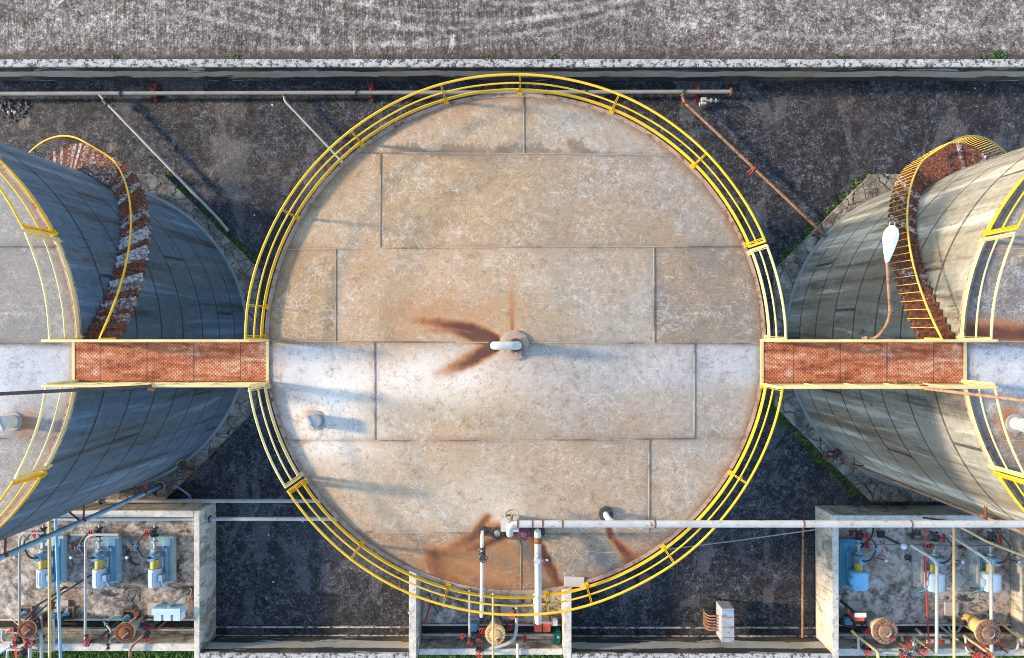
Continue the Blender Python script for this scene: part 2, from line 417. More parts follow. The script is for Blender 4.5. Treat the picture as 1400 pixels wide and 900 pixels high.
# ------------------------------------------------------------------ mesh builder
class MB:
    def __init__(s):
        s.v, s.f, s.sm = [], [], []

    def add(s, verts, faces, smooth=False):
        o = len(s.v)
        s.v += [Vector(q) for q in verts]
        s.f += [tuple(i + o for i in f) for f in faces]
        s.sm += [smooth] * len(faces)
        return s

    def box(s, x0, x1, y0, y1, z0, z1, bev=0.0, rot=0.0, piv=None):
        bm = bmesh.new()
        bmesh.ops.create_cube(bm, size=1)
        c = Vector(((x0 + x1) / 2, (y0 + y1) / 2, (z0 + z1) / 2))
        for q in bm.verts:
            q.co = Vector((q.co.x * (x1 - x0), q.co.y * (y1 - y0), q.co.z * (z1 - z0))) + c
        if bev:
            bmesh.ops.bevel(bm, geom=list(bm.edges), offset=bev, segments=2, affect='EDGES')
        if rot:
            bmesh.ops.rotate(bm, verts=bm.verts, cent=piv or c, matrix=Matrix.Rotation(rot, 3, 'Z'))
        bm.verts.index_update()
        s.add([q.co.copy() for q in bm.verts], [[q.index for q in f.verts] for f in bm.faces])
        bm.free()
        return s

    def tube(s, pts, r, seg=10, fil=0.0, caps=True):
        pts = [Vector(q) for q in pts]
        path = [pts[0]]
        for i in range(1, len(pts) - 1):
            a, b, c = pts[i - 1], pts[i], pts[i + 1]
            if fil > 0:
                d1 = min(fil, (a - b).length * .48)
                d2 = min(fil, (c - b).length * .48)
                p, q = b + (a - b).normalized() * d1, b + (c - b).normalized() * d2
                for t in range(6):
                    t /= 5
                    path.append(p * (1 - t) ** 2 + b * 2 * t * (1 - t) + q * t * t)
            else:
                path.append(b)
        path.append(pts[-1])
        rr = r if isinstance(r, (list, tuple)) else [r] * len(path)
        n = len(path)
        tang = []
        for i in range(n):
            d = path[min(i + 1, n - 1)] - path[max(i - 1, 0)]
            tang.append(d.normalized() if d.length > 1e-9 else Vector((0, 0, 1)))
        u = tang[0].orthogonal().normalized()
        vs = []
        for i in range(n):
            u = (u - tang[i] * u.dot(tang[i])).normalized()
            w = tang[i].cross(u)
            for k in range(seg):
                a = 2 * PI * k / seg
                vs.append(path[i] + (u * math.cos(a) + w * math.sin(a)) * rr[i])
        fs = [(i * seg + k, i * seg + (k + 1) % seg, (i + 1) * seg + (k + 1) % seg, (i + 1) * seg + k)
              for i in range(n - 1) for k in range(seg)]
        s.add(vs, fs, True)
        if caps:
            o = len(s.v) - len(vs)
            s.f += [tuple(o + k for k in reversed(range(seg))), tuple(o + (n - 1) * seg + k for k in range(seg))]
            s.sm += [False, False]
        return s

    def cyl(s, a, b, r0, r1=None, seg=16):
        a, b = Vector(a), Vector(b)
        r1 = r0 if r1 is None else r1
        return s.tube([a, b], [r0, r1], seg)

    def torus(s, c, axis, Rr, r, seg=24, s2=7):
        c, axis = Vector(c), Vector(axis).normalized()
        u = axis.orthogonal().normalized()
        w = axis.cross(u)
        vs = []
        for i in range(seg):
            a = 2 * PI * i / seg
            d = u * math.cos(a) + w * math.sin(a)
            for k in range(s2):
                b = 2 * PI * k / s2
                vs.append(c + d * (Rr + r * math.cos(b)) + axis * r * math.sin(b))
        fs = [(i * s2 + k, ((i + 1) % seg) * s2 + k, ((i + 1) % seg) * s2 + (k + 1) % s2, i * s2 + (k + 1) % s2)
              for i in range(seg) for k in range(s2)]
        return s.add(vs, fs, True)

    def prism(s, poly, z0, z1):
        n = len(poly)
        vs = [(x, y, z0) for x, y in poly] + [(x, y, z1) for x, y in poly]
        fs = [tuple(reversed(range(n))), tuple(range(n, 2 * n))] + [(i, (i + 1) % n, n + (i + 1) % n, n + i) for i in range(n)]
        return s.add(vs, fs)

    def flange(s, c, axis, r, t=.05, bolts=8):
        c, axis = Vector(c), Vector(axis).normalized()
        s.cyl(c - axis * t / 2, c + axis * t / 2, r, seg=20)
        u = axis.orthogonal().normalized()
        w = axis.cross(u)
        for i in range(bolts):
            a = 2 * PI * i / bolts
            p = c + (u * math.cos(a) + w * math.sin(a)) * r * .8
            s.cyl(p - axis * t * .95, p + axis * t * .95, r * .085, seg=6)
        return s

    def lathe(s, prof, c=(0, 0, 0), seg=24, caps=True):
        """profile [(r,z)] round a vertical axis through c"""
        c = Vector(c)
        n = len(prof)
        vs = [c + Vector((r * math.cos(2 * PI * k / seg), r * math.sin(2 * PI * k / seg), z)) for r, z in prof for k in range(seg)]
        fs = [(i * seg + k, i * seg + (k + 1) % seg, (i + 1) * seg + (k + 1) % seg, (i + 1) * seg + k)
              for i in range(n - 1) for k in range(seg)]
        o = len(s.v)
        s.add(vs, fs, True)
        if caps:
            s.f += [tuple(o + k for k in reversed(range(seg))), tuple(o + (n - 1) * seg + k for k in range(seg))]
            s.sm += [False, False]
        return s

    def build(s, name, mat, parent=None, label=None):
        me = bpy.data.meshes.new(name)
        o = bpy.data.objects.new(name, me)
        if parent is not None:
            off = Vector(parent.location)
            q = parent.parent
            while q is not None:
                off += q.location
                q = q.parent
            loc = Vector((0, 0, 0))
        else:
            xs = np.array([tuple(q) for q in s.v])
            lo, hi = xs.min(0), xs.max(0)
            off = Vector(((lo[0] + hi[0]) / 2, (lo[1] + hi[1]) / 2, lo[2]))
            loc = off
        me.from_pydata([q - off for q in s.v], [], s.f)
        me.polygons.foreach_set('use_smooth', s.sm)
        me.materials.append(mat)
        me.update()
        if any(s.sm):
            me.set_sharp_from_angle(angle=R(40))
        o.location = loc
        if parent is not None:
            o.parent = parent
        COL.objects.link(o)
        if label:
            o['label'] = label
        return o


def tag(o, label, cat, group=None):
    o['label'] = label
    o['category'] = cat
    if group:
        o['group'] = group
    return o


def struct(o, kind='structure'):
    o['kind'] = kind
    return o


def thing(name, label, cat, loc, group=None, rz=0.0):
    o = bpy.data.objects.new(name, None)
    o.empty_display_size = .3
    o.location = loc
    o.rotation_euler = (0, 0, rz)
    COL.objects.link(o)
    return tag(o, label, cat, group)


def copy_tree(o, parent=None):
    c = o.copy()
    COL.objects.link(c)
    c.parent = parent
    for ch in [q for q in bpy.data.objects if q.parent == o]:
        copy_tree(ch, c)
    return c


M = make_materials()
# ------------------------------------------------------------------ light, sky, camera
def setup_light():
    SC.render.engine = 'CYCLES'
    EL, AZ = R(17.5), R(7.0)            # low sun from the west, a little north of it
    d = Vector((-math.cos(EL) * math.cos(AZ), math.cos(EL) * math.sin(AZ), math.sin(EL)))
    L = bpy.data.lights.new('sun', 'SUN')
    L.energy = 2.35
    L.angle = R(5.0)
    L.color = (1.0, .79, .53)
    o = bpy.data.objects.new('sun', L)
    o.rotation_euler = d.to_track_quat('Z', 'Y').to_euler()
    o.location = d * 60
    COL.objects.link(o)
    w = bpy.data.worlds.new('World')
    SC.world = w
    w.use_nodes = True
    nt = w.node_tree
    bg = nt.nodes['Background']
    sky = nt.nodes.new('ShaderNodeTexSky')
    sky.sky_type = 'NISHITA'
    sky.sun_disc = False
    sky.sun_elevation = EL
    sky.sun_rotation = math.atan2(d.x, d.y)
    sky.air_density = 1.0
    sky.dust_density = .4
    sky.ozone_density = 1.7
    nt.links.new(sky.outputs[0], bg.inputs[0])
    bg.inputs[1].default_value = .15
    SC.view_settings.view_transform = 'Standard'
    SC.view_settings.look = 'None'
    SC.view_settings.exposure = 2.0
    SC.cycles.filter_width = 1.0
    SC.view_settings.gamma = 1.0
    c = bpy.data.cameras.new('camera')
    c.sensor_width = 36
    c.lens = FOC / 1400 * 36
    c.clip_end = 400
    co = bpy.data.objects.new('camera', c)
    co.location = (0, 0, CAM_H)
    COL.objects.link(co)
    SC.camera = co


setup_light()

# ------------------------------------------------------------------ ground, road, grass
struct(MB().add([(-90, -90, 0), (90, -90, 0), (90, 90, 0), (-90, 90, 0)], [(0, 1, 2, 3)]).build('ground', M['yard']))
ROADZ = 1.25
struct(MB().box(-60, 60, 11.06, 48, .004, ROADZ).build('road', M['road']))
tag(MB().box(-60, 60, 10.72, 11.05, .004, 1.57, .02).build('perimeter_wall', M['wall']),
    'long concrete bund wall with black-stained face along the road edge', 'wall')

WH, LH = 1.57, .90
walls = [
    ('pit_wall', (-13.02, -12.78, -13.58, -7.43), WH, 'concrete pit wall with blue shaded face east of the western pump pit'),
    ('pit_wall', (-26.0, -13.022, -7.70, -7.43), WH, 'concrete pit wall between the western tank apron and three pumps'),
    ('pit_kerb', (-26.0, -13.022, -13.50, -13.18), LH, 'pale low concrete kerb beside grass at the western pump pit'),
    ('pit_wall', (-12.778, -4.222, -13.56, -13.26), WH, 'concrete wall closing the empty dark pit west of the strainer'),
    ('pit_wall', (-4.22, -3.91, -13.58, -7.0), WH, 'pale dividing wall on the west side of the middle strainer pit'),
    ('pit_kerb', (-3.908, 2.128, -13.66, -13.40), LH, 'low pale kerb in front of the middle strainer pit'),
    ('pit_wall', (2.13, 2.44, -13.58, -7.0), WH, 'dividing wall beside the green drum in the middle pit'),
    ('pit_wall', (2.442, 13.098, -13.58, -13.28), WH, 'concrete wall behind the rusty junction cabinet'),
    ('pit_wall', (13.10, 13.38, -13.72, -7.62), WH, 'pit wall with sunlit cream face west of the blue pump'),
    ('pit_wall', (13.382, 21.528, -7.89, -7.62), WH, 'pit wall under the white overhead pipe by the eastern tank'),
    ('pit_wall', (21.53, 21.82, -13.72, -7.62), WH, 'sunlit pit wall at the far east edge of the pumps'),
    ('pit_kerb', (13.382, 21.528, -13.70, -13.40), LH, 'low pale kerb beside the grass at the eastern pumps'),
]
for nm, (x0, x1, y0, y1), h, lab in walls:
    tag(MB().box(x0, x1, y0, y1, .004, h, .018).build(nm, M['wall' if 'closing' in lab or 'junction' in lab else 'pitwall']), lab, 'kerb' if nm == 'pit_kerb' else 'wall')

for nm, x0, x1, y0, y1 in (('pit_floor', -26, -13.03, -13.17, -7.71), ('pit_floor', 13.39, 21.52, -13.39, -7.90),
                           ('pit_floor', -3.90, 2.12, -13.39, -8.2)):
    struct(MB().box(x0, x1, y0, y1, -.05, .012).build(nm, M['pitfloor_shade_lift' if x0 > 10 else 'pitfloor']))
# drainage gutters beside the southern walls
for x0, x1, y in ((-12.77, -4.23, -13.02), (2.45, 13.09, -13.04)):
    g = struct(MB().box(x0, x1, y - .22, y - .16, .004, .10, .01).box(x0, x1, y + .13, y + .21, .004, .10, .01).build('gutter', M['wall']))
for x0, x1, y in ((-25.9, -13.04, -12.72), (13.40, 21.51, -12.95), (-3.89, 2.11, -12.95)):
    struct(MB().box(x0, x1, y - .26, y - .18, .013, .16, .01).box(x0, x1, y + .16, y + .24, .013, .12, .01).build('gutter', M['pitwall']))
    struct(MB().box(x0, x1, y - .17, y + .15, .013, .017).build('gutter_bed', M['soil']))


def grass_strip(name, x0, x1, y0, y1, n, h=.32):
    vs, fs = [], []
    for i in range(n):
        x, y = random.uniform(x0, x1), random.uniform(y0, y1)
        a = random.uniform(0, 2 * PI)
        hh = h * random.uniform(.5, 1.5)
        le = random.uniform(.25, 1.0) * hh
        w = random.uniform(.008, .018)
        d = Vector((math.cos(a), math.sin(a), 0))
        s = Vector((-d.y, d.x, 0)) * w
        p = Vector((x, y, .0))
        q = p + d * le * .45 + Vector((0, 0, hh * .65))
        t = p + d * le + Vector((0, 0, hh * .85))
        o = len(vs)
        vs += [p - s, p + s, q + s * .8, q - s * .8, t]
        fs += [(o, o + 1, o + 2, o + 3), (o + 3, o + 2, o + 4)]
    return struct(MB().add(vs, fs).build(name, M['verge']), 'stuff')


struct(MB().box(-60, 60, -22, -13.74, -.03, .006).build('verge', M['soil']))
grass_strip('grass', -23, -12.6, -14.7, -13.56, 5200)
grass_strip('grass', -4.4, 2.6, -14.7, -13.7, 3200)
grass_strip('grass', 15.2, 22.5, -14.7, -13.74, 3400)


def weeds(pts, n, spread, h):
    vs, fs = [], []
    for i in range(n):
        t = random.random() * (len(pts) - 1)
        k = int(t)
        a, b = Vector(pts[k]), Vector(pts[k + 1])
        c = a.lerp(b, t - k)
        if n > 20 and mnoise.noise(c * 1.7) < -.12:
            continue
        c += Vector((random.gauss(0, spread), random.gauss(0, spread), 0))
        for j in range(5):
            an = random.uniform(0, 2 * PI)
            d = Vector((math.cos(an), math.sin(an), random.uniform(.2, .9)))
            L = h * random.uniform(.4, 1.2)
            s = Vector((-d.y, d.x, 0)) * L * .22
            o = len(vs)
            vs += [c, c + d * L * .5 + s, c + d * L, c + d * L * .5 - s]
            fs.append((o, o + 1, o + 2, o + 3))
    return struct(MB().add(vs, fs).build('weeds', M['grass']), 'stuff')


# ------------------------------------------------------------------ tanks
TZ, TR = 11.65, 6.5
CENT = {'w': Vector((-17.88, -.38, 0)), 'm': Vector((.086, -.38, 0)), 'e': Vector((18.30, -.38, 0))}
CONE = .32


def roof_z(r):
    return TZ + CONE * max(0.0, 1 - r / TR)


def sstep(a, b, x):
    t = np.clip((x - a) / (b - a), 0, 1)
    return t * t * (3 - 2 * t)


def segd(x, y, a, b):
    ax, ay = a
    bx, by = b
    t = np.clip(((x - ax) * (bx - ax) + (y - ay) * (by - ay)) / ((bx - ax) ** 2 + (by - ay) ** 2), 0, 1)
    return np.hypot(x - ax - t * (bx - ax), y - ay - t * (by - ay)), t


def roof_mesh(c, key, nr, ns):
    """cone of lapped plates; attributes hold the shapes of the walked path, rust washes and edge wear"""
    rs = np.linspace(0, TR, nr + 1)[1:]
    th = np.arange(ns) * 2 * PI / ns
    rr, tt = np.meshgrid(rs, th, indexing='ij')
    x, y = (rr * np.cos(tt)).ravel(), (rr * np.sin(tt)).ravel()
    x, y = np.append(x, 0), np.append(y, 0)
    n = nr * ns
    sag = np.array([mnoise.noise(Vector((a * .55 + c.x, b * .55, 0))) for a, b in zip(x, y)]) * .018
    z = TZ + CONE * (1 - np.hypot(x, y) / TR) + sag * np.clip((TR - np.hypot(x, y)) / .4, 0, 1)
    vs = [Vector((a, b, d)) for a, b, d in zip(x, y, z)]
    fs = [(i * ns + k, i * ns + (k + 1) % ns, (i + 1) * ns + (k + 1) % ns, (i + 1) * ns + k)[::-1] for i in range(nr - 1) for k in range(ns)]
    fs = [f[::-1] for f in fs]
    fs = [(i * ns + k, (i + 1) * ns + k, (i + 1) * ns + (k + 1) % ns, i * ns + (k + 1) % ns) for i in range(nr - 1) for k in range(ns)]
    fs += [(n, k, (k + 1) % ns) for k in range(ns)]
    seam = [0.0] * len(vs)
    rows = [4.95, 2.50, .03, -2.50, -4.95]
    vert = {'m': [(0, .22), (1, -3.52), (2, -4.68), (2, 3.60), (3, -3.65), (3, 4.66), (4, 3.48), (5, .14)],
            'w': [(0, .4), (1, 3.0), (2, 3.9), (3, 1.2), (4, 4.1), (5, -.4)],
            'e': [(0, .1), (1, -3.9), (2, -2.7), (3, -3.3), (4, -4.3), (5, .6)]}[key]
    lines = []
    for q, yy in enumerate(rows):
        L = math.sqrt(TR ** 2 - yy ** 2) - .03
        tilt = .035 * (1 if q % 2 else -1)
        lines.append([(xx, yy + tilt * xx / L) for xx in np.linspace(-L, L, 60)])
    b = [6.45] + rows + [-6.45]
    for row, xx in vert:
        lim = math.sqrt(TR ** 2 - xx ** 2) - .03
        lines.append([(xx, yy) for yy in np.linspace(min(b[row], lim), max(b[row + 1], -lim), 20)])
    for ln in lines:
        o = len(vs)
        for i, (px, py) in enumerate(ln):
            qx, qy = ln[min(i + 1, len(ln) - 1)]
            ox, oy = ln[max(i - 1, 0)]
            t = Vector((qx - ox, qy - oy, 0)).normalized()
            s = Vector((-t.y, t.x, 0)) * (.019 + .008 * mnoise.noise(Vector((px * 2, py * 2, 4))))
            zz = roof_z(math.hypot(px, py)) + .018 * mnoise.noise(Vector((px * .55 + c.x, py * .55, 0)))
            p = Vector((px, py, zz))
            vs += [p - s + Vector((0, 0, -.01)), p - s * .7 + Vector((0, 0, .016)), p + s * .7 + Vector((0, 0, .016)), p + s + Vector((0, 0, -.01))]
            seam += [1.0] * 4
        for i in range(len(ln) - 1):
            for k in range(3):
                fs.append((o + i * 4 + k, o + i * 4 + 4 + k, o + i * 4 + 5 + k, o + i * 4 + 1 + k)[::-1])
    m = len(vs)
    X = np.array([v.x for v in vs])
    Y = np.array([v.y for v in vs])
    RR = np.hypot(X, Y)
    nz = np.array([mnoise.noise(Vector((a * .8, b * .8, 3))) for a, b in zip(X, Y)])
    nz2 = np.array([mnoise.noise(Vector((a * 2.6, b * 2.6, 8))) for a, b in zip(X, Y)])
    A = {}
    A['seam'] = np.array(seam)
    rowi = np.digitize(-Y, [-q for q in rows])
    tn = 0 * X
    for q in range(6):
        cuts = sorted([xx for r_, xx in vert if r_ == q])
        ci = np.digitize(X, cuts)
        for w_ in range(len(cuts) + 1):
            tn = np.where((rowi == q) & (ci == w_), random.uniform(-.26, .30), tn)
    nd = np.min([np.abs(Y - yy - .035 * (1 if q % 2 else -1) * X / TR) for q, yy in enumerate(rows)], axis=0)
    for r_, xx in vert:
        nd = np.minimum(nd, np.where(rowi == r_, np.abs(X - xx), 9))
    A['near'] = np.exp(-nd / .11)
    A['tone'] = tn
    A['edge'] = np.clip(sstep(TR - .30, TR - .02, RR + nz2 * .10), 0, 1)
    # walked, pale bluish path between the two bridges
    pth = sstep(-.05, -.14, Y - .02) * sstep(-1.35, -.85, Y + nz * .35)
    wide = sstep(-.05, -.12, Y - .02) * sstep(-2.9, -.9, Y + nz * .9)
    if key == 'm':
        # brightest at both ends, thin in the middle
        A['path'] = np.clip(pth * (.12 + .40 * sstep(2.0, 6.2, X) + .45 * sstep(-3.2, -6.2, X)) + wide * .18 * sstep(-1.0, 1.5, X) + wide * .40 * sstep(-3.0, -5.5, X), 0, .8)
        ch = np.exp(-(((X + 5.0) / 1.5) ** 2 + ((Y + 2.0) / 1.1) ** 2)) + .7 * np.exp(-(((X + 1.9) / 1.8) ** 2 + ((Y + .9) / .6) ** 2))  # soft whitish blotches, widest near the western bridge
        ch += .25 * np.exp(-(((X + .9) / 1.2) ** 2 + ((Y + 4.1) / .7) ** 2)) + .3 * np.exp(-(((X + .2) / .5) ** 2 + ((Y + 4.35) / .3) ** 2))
        A['pale_blotch'] = np.clip(ch * 1.05 * (1 + nz * .8) * np.where(Y < 0.0, 1, 0), 0, .9)
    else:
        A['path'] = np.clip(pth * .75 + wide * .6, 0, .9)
        A['pale_blotch'] = np.clip(.5 * wide * (nz + .3), 0, .6) if key == 'w' else 0 * X
    # rain drips that dried above the top seam
    A['wet'] = (np.exp(-np.clip(Y - 4.97, 0, 9) / (.06 + .40 * np.clip(.5 + 1.1 * np.array([mnoise.noise(Vector((q * 1.6, 2.0, 5.0))) for q in X]), 0, 1))) * 1.2 * (Y > 4.96) + .35 * np.exp(-np.clip(Y - 2.52, 0, 9) / .15) * (Y > 2.51)) * sstep(-4.6, -3.2, X + nz) * sstep(3.4, 1.8, X + nz)
    ru = 0 * X
    if key == 'm':
        def plume(a, b, w0, w1, s, head=.16):
            d, t = segd(X, Y, a, b)
            w = w0 + (w1 - w0) * t
            side = np.exp(-(d / w) ** 2)
            return s * side * (1 - .72 * t) * np.where(t >= 1, np.exp(-np.hypot(X - b[0], Y - b[1]) / .25), 1)
        ru = np.maximum(ru, plume((-.55, .10), (-1.5, .52), .17, .26, 1.35))
        ru = np.maximum(ru, plume((-1.1, .40), (-2.9, .66), .16, .22, 1.0))
        ru = np.maximum(ru, plume((-1.6, .35), (-2.9, .42), .12, .30, .55))
        ru = np.maximum(ru, plume((-.72, .02), (-2.0, .52), .09, .2, 1.25))
        ru = np.maximum(ru, plume((-.55, -.08), (-1.45, -.56), .15, .25, 1.35))
        ru = np.maximum(ru, plume((-1.0, -.40), (-2.1, -.82), .15, .24, .9))
        ru = np.maximum(ru, plume((-.08, .3), (-.10, 1.9), .05, .22, .55))
        d = np.hypot(X + .3, Y - .3)
        ru = np.maximum(ru, .30 * np.exp(-(((X + 2.0) / 2.4) ** 2 + ((Y - .75) / .8) ** 2)) * (Y > .05))
        ru = np.maximum(ru, .14 * np.exp(-(((X + 3.6) / 2.3) ** 2 + ((Y - 2.2) / 1.6) ** 2)) * (Y > .05))
        ru = np.maximum(ru, .13 * np.exp(-(((X + 2.6) / 2.6) ** 2 + ((Y + 3.2) / 1.0) ** 2)))
        # the fan of rust below the fittings at the southern edge
        fx, fy = -.35, -4.92
        fr = np.hypot(X - fx, Y - fy)
        an = np.degrees(np.arctan2(Y - fy, X - fx))
        below = sstep(.05, -.08, Y - fy + .02 * nz)
        rim = 2.1 + .25 * nz
        left = below * np.exp(-np.clip(fr - rim, 0, 9) / .10) * sstep(-179.5, -160, an) * sstep(-5, -70, an)
        ru = np.maximum(ru, left * (.34 + .34 * np.exp(-((fr - rim + .2) / .28) ** 2) * sstep(-120, -160, an)))
        d, t = segd(X, Y, (-.2, -4.98), (-1.55, -5.55))
        ru = np.maximum(ru, .95 * np.exp(-(d / (.10 + .14 * t)) ** 2) * (1 - .55 * t) * below)
        d, t = segd(X, Y, (-1.0, -5.0), (-2.35, -5.75))
        ru = np.maximum(ru, .72 * np.exp(-(d / (.18 + .10 * t)) ** 2) * (1 - .4 * t) * below)
        right = np.abs(X - (.60 + .22 * (-4.95 - Y) + .05 * nz + .22 * np.clip(-4.95 - Y, 0, 3) ** 1.2))
        ru = np.maximum(ru, (.85 * np.exp(-(np.where(X < (.60 + .44 * (-4.95 - Y)), right / .32, right / .06)) ** 2)) * below)
        d, t = segd(X, Y, (-.72, -4.5), (-1.1, -5.0))
        ru = np.maximum(ru, .75 * np.exp(-(d / .12) ** 2))
        ru = np.maximum(ru, .6 * np.exp(-(np.hypot((X + .3) / .8, (Y + 4.85) / .25)) ** 2))
        d, t = segd(X, Y, (2.36, -4.6), (2.50, -5.05))
        ru = np.maximum(ru, .95 * np.exp(-(d / (.06 + .03 * t)) ** 2))
        d, t = segd(X, Y, (2.50, -5.05), (3.25, -5.85))
        ru = np.maximum(ru, (.85 - .1 * t) * np.exp(-(d / (.07 + .20 * t)) ** 2))
        ru = np.maximum(ru, .16 * np.exp(-((RR - 6.15) / .35) ** 2) * (nz > -.2) * sstep(1.5, -1.5, X))
        ru = np.maximum(ru, .5 * np.exp(-(np.hypot(X + 5.25, Y + 1.95) / .3) ** 2))
    elif key == 'e':
        ru = .9 * np.exp(-(segd(X, Y, (-6.4, .25), (-4.0, .1))[0] / .35) ** 2) * (Y > .05)
        ru = np.maximum(ru, .5 * np.exp(-(np.hypot(X + 5.3, Y + 1.95) / .4) ** 2))
    else:
        ru = .45 * np.exp(-(np.hypot(X - 5.2, Y + 2.05) / .45) ** 2)
    A['rust'] = np.clip(ru, 0, 1.3)
    return vs, fs, A, len(lines)


def make_tank(key, label, shell_mat, roof_mat, nr, ns, rails):
    c = CENT[key]
    t = thing('storage_tank', label, 'storage tank', c, 'three storage tanks in a row')
    # shell: plate courses, each a few millimetres proud of the next
    prof = []
    for k in range(8):
        o = .006 if k % 2 == 0 else 0.0
        prof += [(TR - .012 + o, .25 + k * 1.424), (TR - .012 + o, .25 + (k + 1) * 1.424 - .004)]
    prof[-1] = (prof[-1][0], TZ - .004)
    MB().lathe(prof, c, 160).build('shell', M[shell_mat], t)
    sk = [(TR + .12, .252), (TR + .12, .285), (TR + .004, .290), (TR + .004, .30)]
    MB().lathe(sk, c, 128, False).build('bottom_ring', M['grey_pipe'], t)
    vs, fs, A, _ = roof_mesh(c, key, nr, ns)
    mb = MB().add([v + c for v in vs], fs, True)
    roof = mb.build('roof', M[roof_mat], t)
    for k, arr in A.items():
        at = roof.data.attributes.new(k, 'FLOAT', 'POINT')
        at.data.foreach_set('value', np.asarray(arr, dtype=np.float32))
    # curb angle round the roof edge
    MB().lathe([(TR + .0, TZ - .13), (TR + .055, TZ - .13), (TR + .055, TZ + .012), (TR - .05, TZ + .016)], c, 160, False).build('curb_angle', M['rim'], roof)
    for (a0, a1, mat, angs, ends, lab) in rails:
        guardrail(t, c, a0, a1, mat, angs, ends, lab)
    # concrete apron, eight-sided
    ap = 7.02
    pts = [(c.x + ap / math.cos(PI / 8) * math.cos(PI / 8 + k * PI / 4), c.y + ap / math.cos(PI / 8) * math.sin(PI / 8 + k * PI / 4)) for k in range(8)]
    return t, roof, pts


def arc(c, r, z, a0, a1, n=None):
    n = n or max(6, int(abs(a1 - a0) / 2))
    return [Vector((c.x + r * math.cos(R(a0 + (a1 - a0) * i / n)), c.y + r * math.sin(R(a0 + (a1 - a0) * i / n)), z)) for i in range(n + 1)]


def guardrail(t, c, a0, a1, mat, posts, ends, lab):
    r = TR + .10
    m = M[mat]
    def e(a, dz0, dz1):
        d = Vector((math.cos(R(a)), math.sin(R(a)), 0))
        return c + d * r + Vector((0, 0, TZ + dz0)), c + d * r + Vector((0, 0, TZ + dz1))
    top = MB()
    def bent(z, s):
        q = arc(c, r, z, a0, a1)
        for v in q:
            d = (v - c)
            d.z = 0
            d.normalize()
            n_ = mnoise.noise(v * .45 + Vector((s, 0, 0)))
            v += d * n_ * .028
            v.z += .018 * mnoise.noise(v * .6 + Vector((0, s, 7)))
        return q
    p = bent(TZ + 1.20, 1.0)
    if ends[0]:
        p = [e(a0, 0, 0)[0]] + p
    if ends[1]:
        p = p + [e(a1, 0, 0)[0]]
    top.tube(p, .031, 8)
    g = top.build('guardrail', m, t, lab)
    MB().tube(bent(TZ + .62, 5.0), .023, 8).build('mid_rail', m, g)
    n = max(6, int((a1 - a0) / 2))
    tb = MB()
    for (r0, r1, z0, z1) in ((r - .010, r + .004, .03, .15),):
        vs = []
        for i in range(n + 1):
            a = R(a0 + (a1 - a0) * i / n)
            for rr, zz in ((r0, z0), (r1, z0), (r1, z1), (r0, z1)):
                vs.append((c.x + rr * math.cos(a), c.y + rr * math.sin(a), TZ + zz))
        fs = [(i * 4 + k, i * 4 + (k + 1) % 4, i * 4 + 4 + (k + 1) % 4, i * 4 + 4 + k) for i in range(n) for k in range(4)]
        tb.add(vs, fs)
    tb.tube(arc(c, r + .006, TZ + .16, a0, a1), .015, 6)
    tb.build('toe_board', m, g)
    for a in posts:
        q = MB()
        d = Vector((math.cos(R(a)), math.sin(R(a)), 0))
        s = Vector((-d.y, d.x, 0))
        b = c + d * r
        for k in (-.022, .012):
            vs = [b + s * k + d * (-.035) + Vector((0, 0, TZ - .1)), b + s * (k + .012) - d * .035 + Vector((0, 0, TZ - .1)),
                  b + s * (k + .012) + d * .035 + Vector((0, 0, TZ - .1)), b + s * k + d * .035 + Vector((0, 0, TZ - .1))]
            q.add(vs + [v + Vector((0, 0, 1.30)) for v in vs], [(0, 1, 2, 3), (7, 6, 5, 4), (0, 4, 5, 1), (1, 5, 6, 2), (2, 6, 7, 3), (3, 7, 4, 0)])
        a_, b_ = b - d * .10, b + d * .05
        q.add([a_ - s * .065 + Vector((0, 0, TZ + .02)), a_ + s * .065 + Vector((0, 0, TZ + .02)), b_ + s * .065 + Vector((0, 0, TZ + .02)), b_ - s * .065 + Vector((0, 0, TZ + .02)),
               a_ - s * .065 + Vector((0, 0, TZ + .05)), a_ + s * .065 + Vector((0, 0, TZ + .05)), b_ + s * .065 + Vector((0, 0, TZ + .05)), b_ - s * .065 + Vector((0, 0, TZ + .05))],
              [(3, 2, 1, 0), (4, 5, 6, 7), (0, 1, 5, 4), (1, 2, 6, 5), (2, 3, 7, 6), (3, 0, 4, 7)])
        q.build('post', m, g)
    return g


rails_m = [
    (22.5, 178.9, 'yellow', [23.2, 45, 67.5, 89, 106, 127.6, 150, 171.6, 178.3], (1, 1), None),
    (.9, 21.6, 'cream', [1.4, 21.2], (1, 1), 'cream painted guardrail by the eastern bridge'),
    (-147.2, -9.2, 'yellow', [-146.6, -127.5, -105.5, -83, -73.6, -54, -31, -9.7], (1, 1), None),
    (-170.6, -148.2, 'cream', [-170.2, -148.6], (1, 1), 'cream painted guardrail by the western bridge'),
]
rails_w = [
    (25.5, 160, 'yellow', [26, 48, 70, 92, 114, 136], (1, 1), None),
    (1.0, 24.4, 'cream', [1.4, 24], (1, 1), 'cream guardrail north of the bridge'),
    (-29.5, -8.4, 'cream', [-29, -8.8], (1, 1), 'cream guardrail south of the bridge'),
    (-165, -30.6, 'yellow', [-31.2, -53, -75, -97, -119, -141], (1, 1), None),
]
rails_e = [(180 - b, 180 - a, m, [180 - q for q in ps], e, l) for a, b, m, ps, e, l in rails_w]

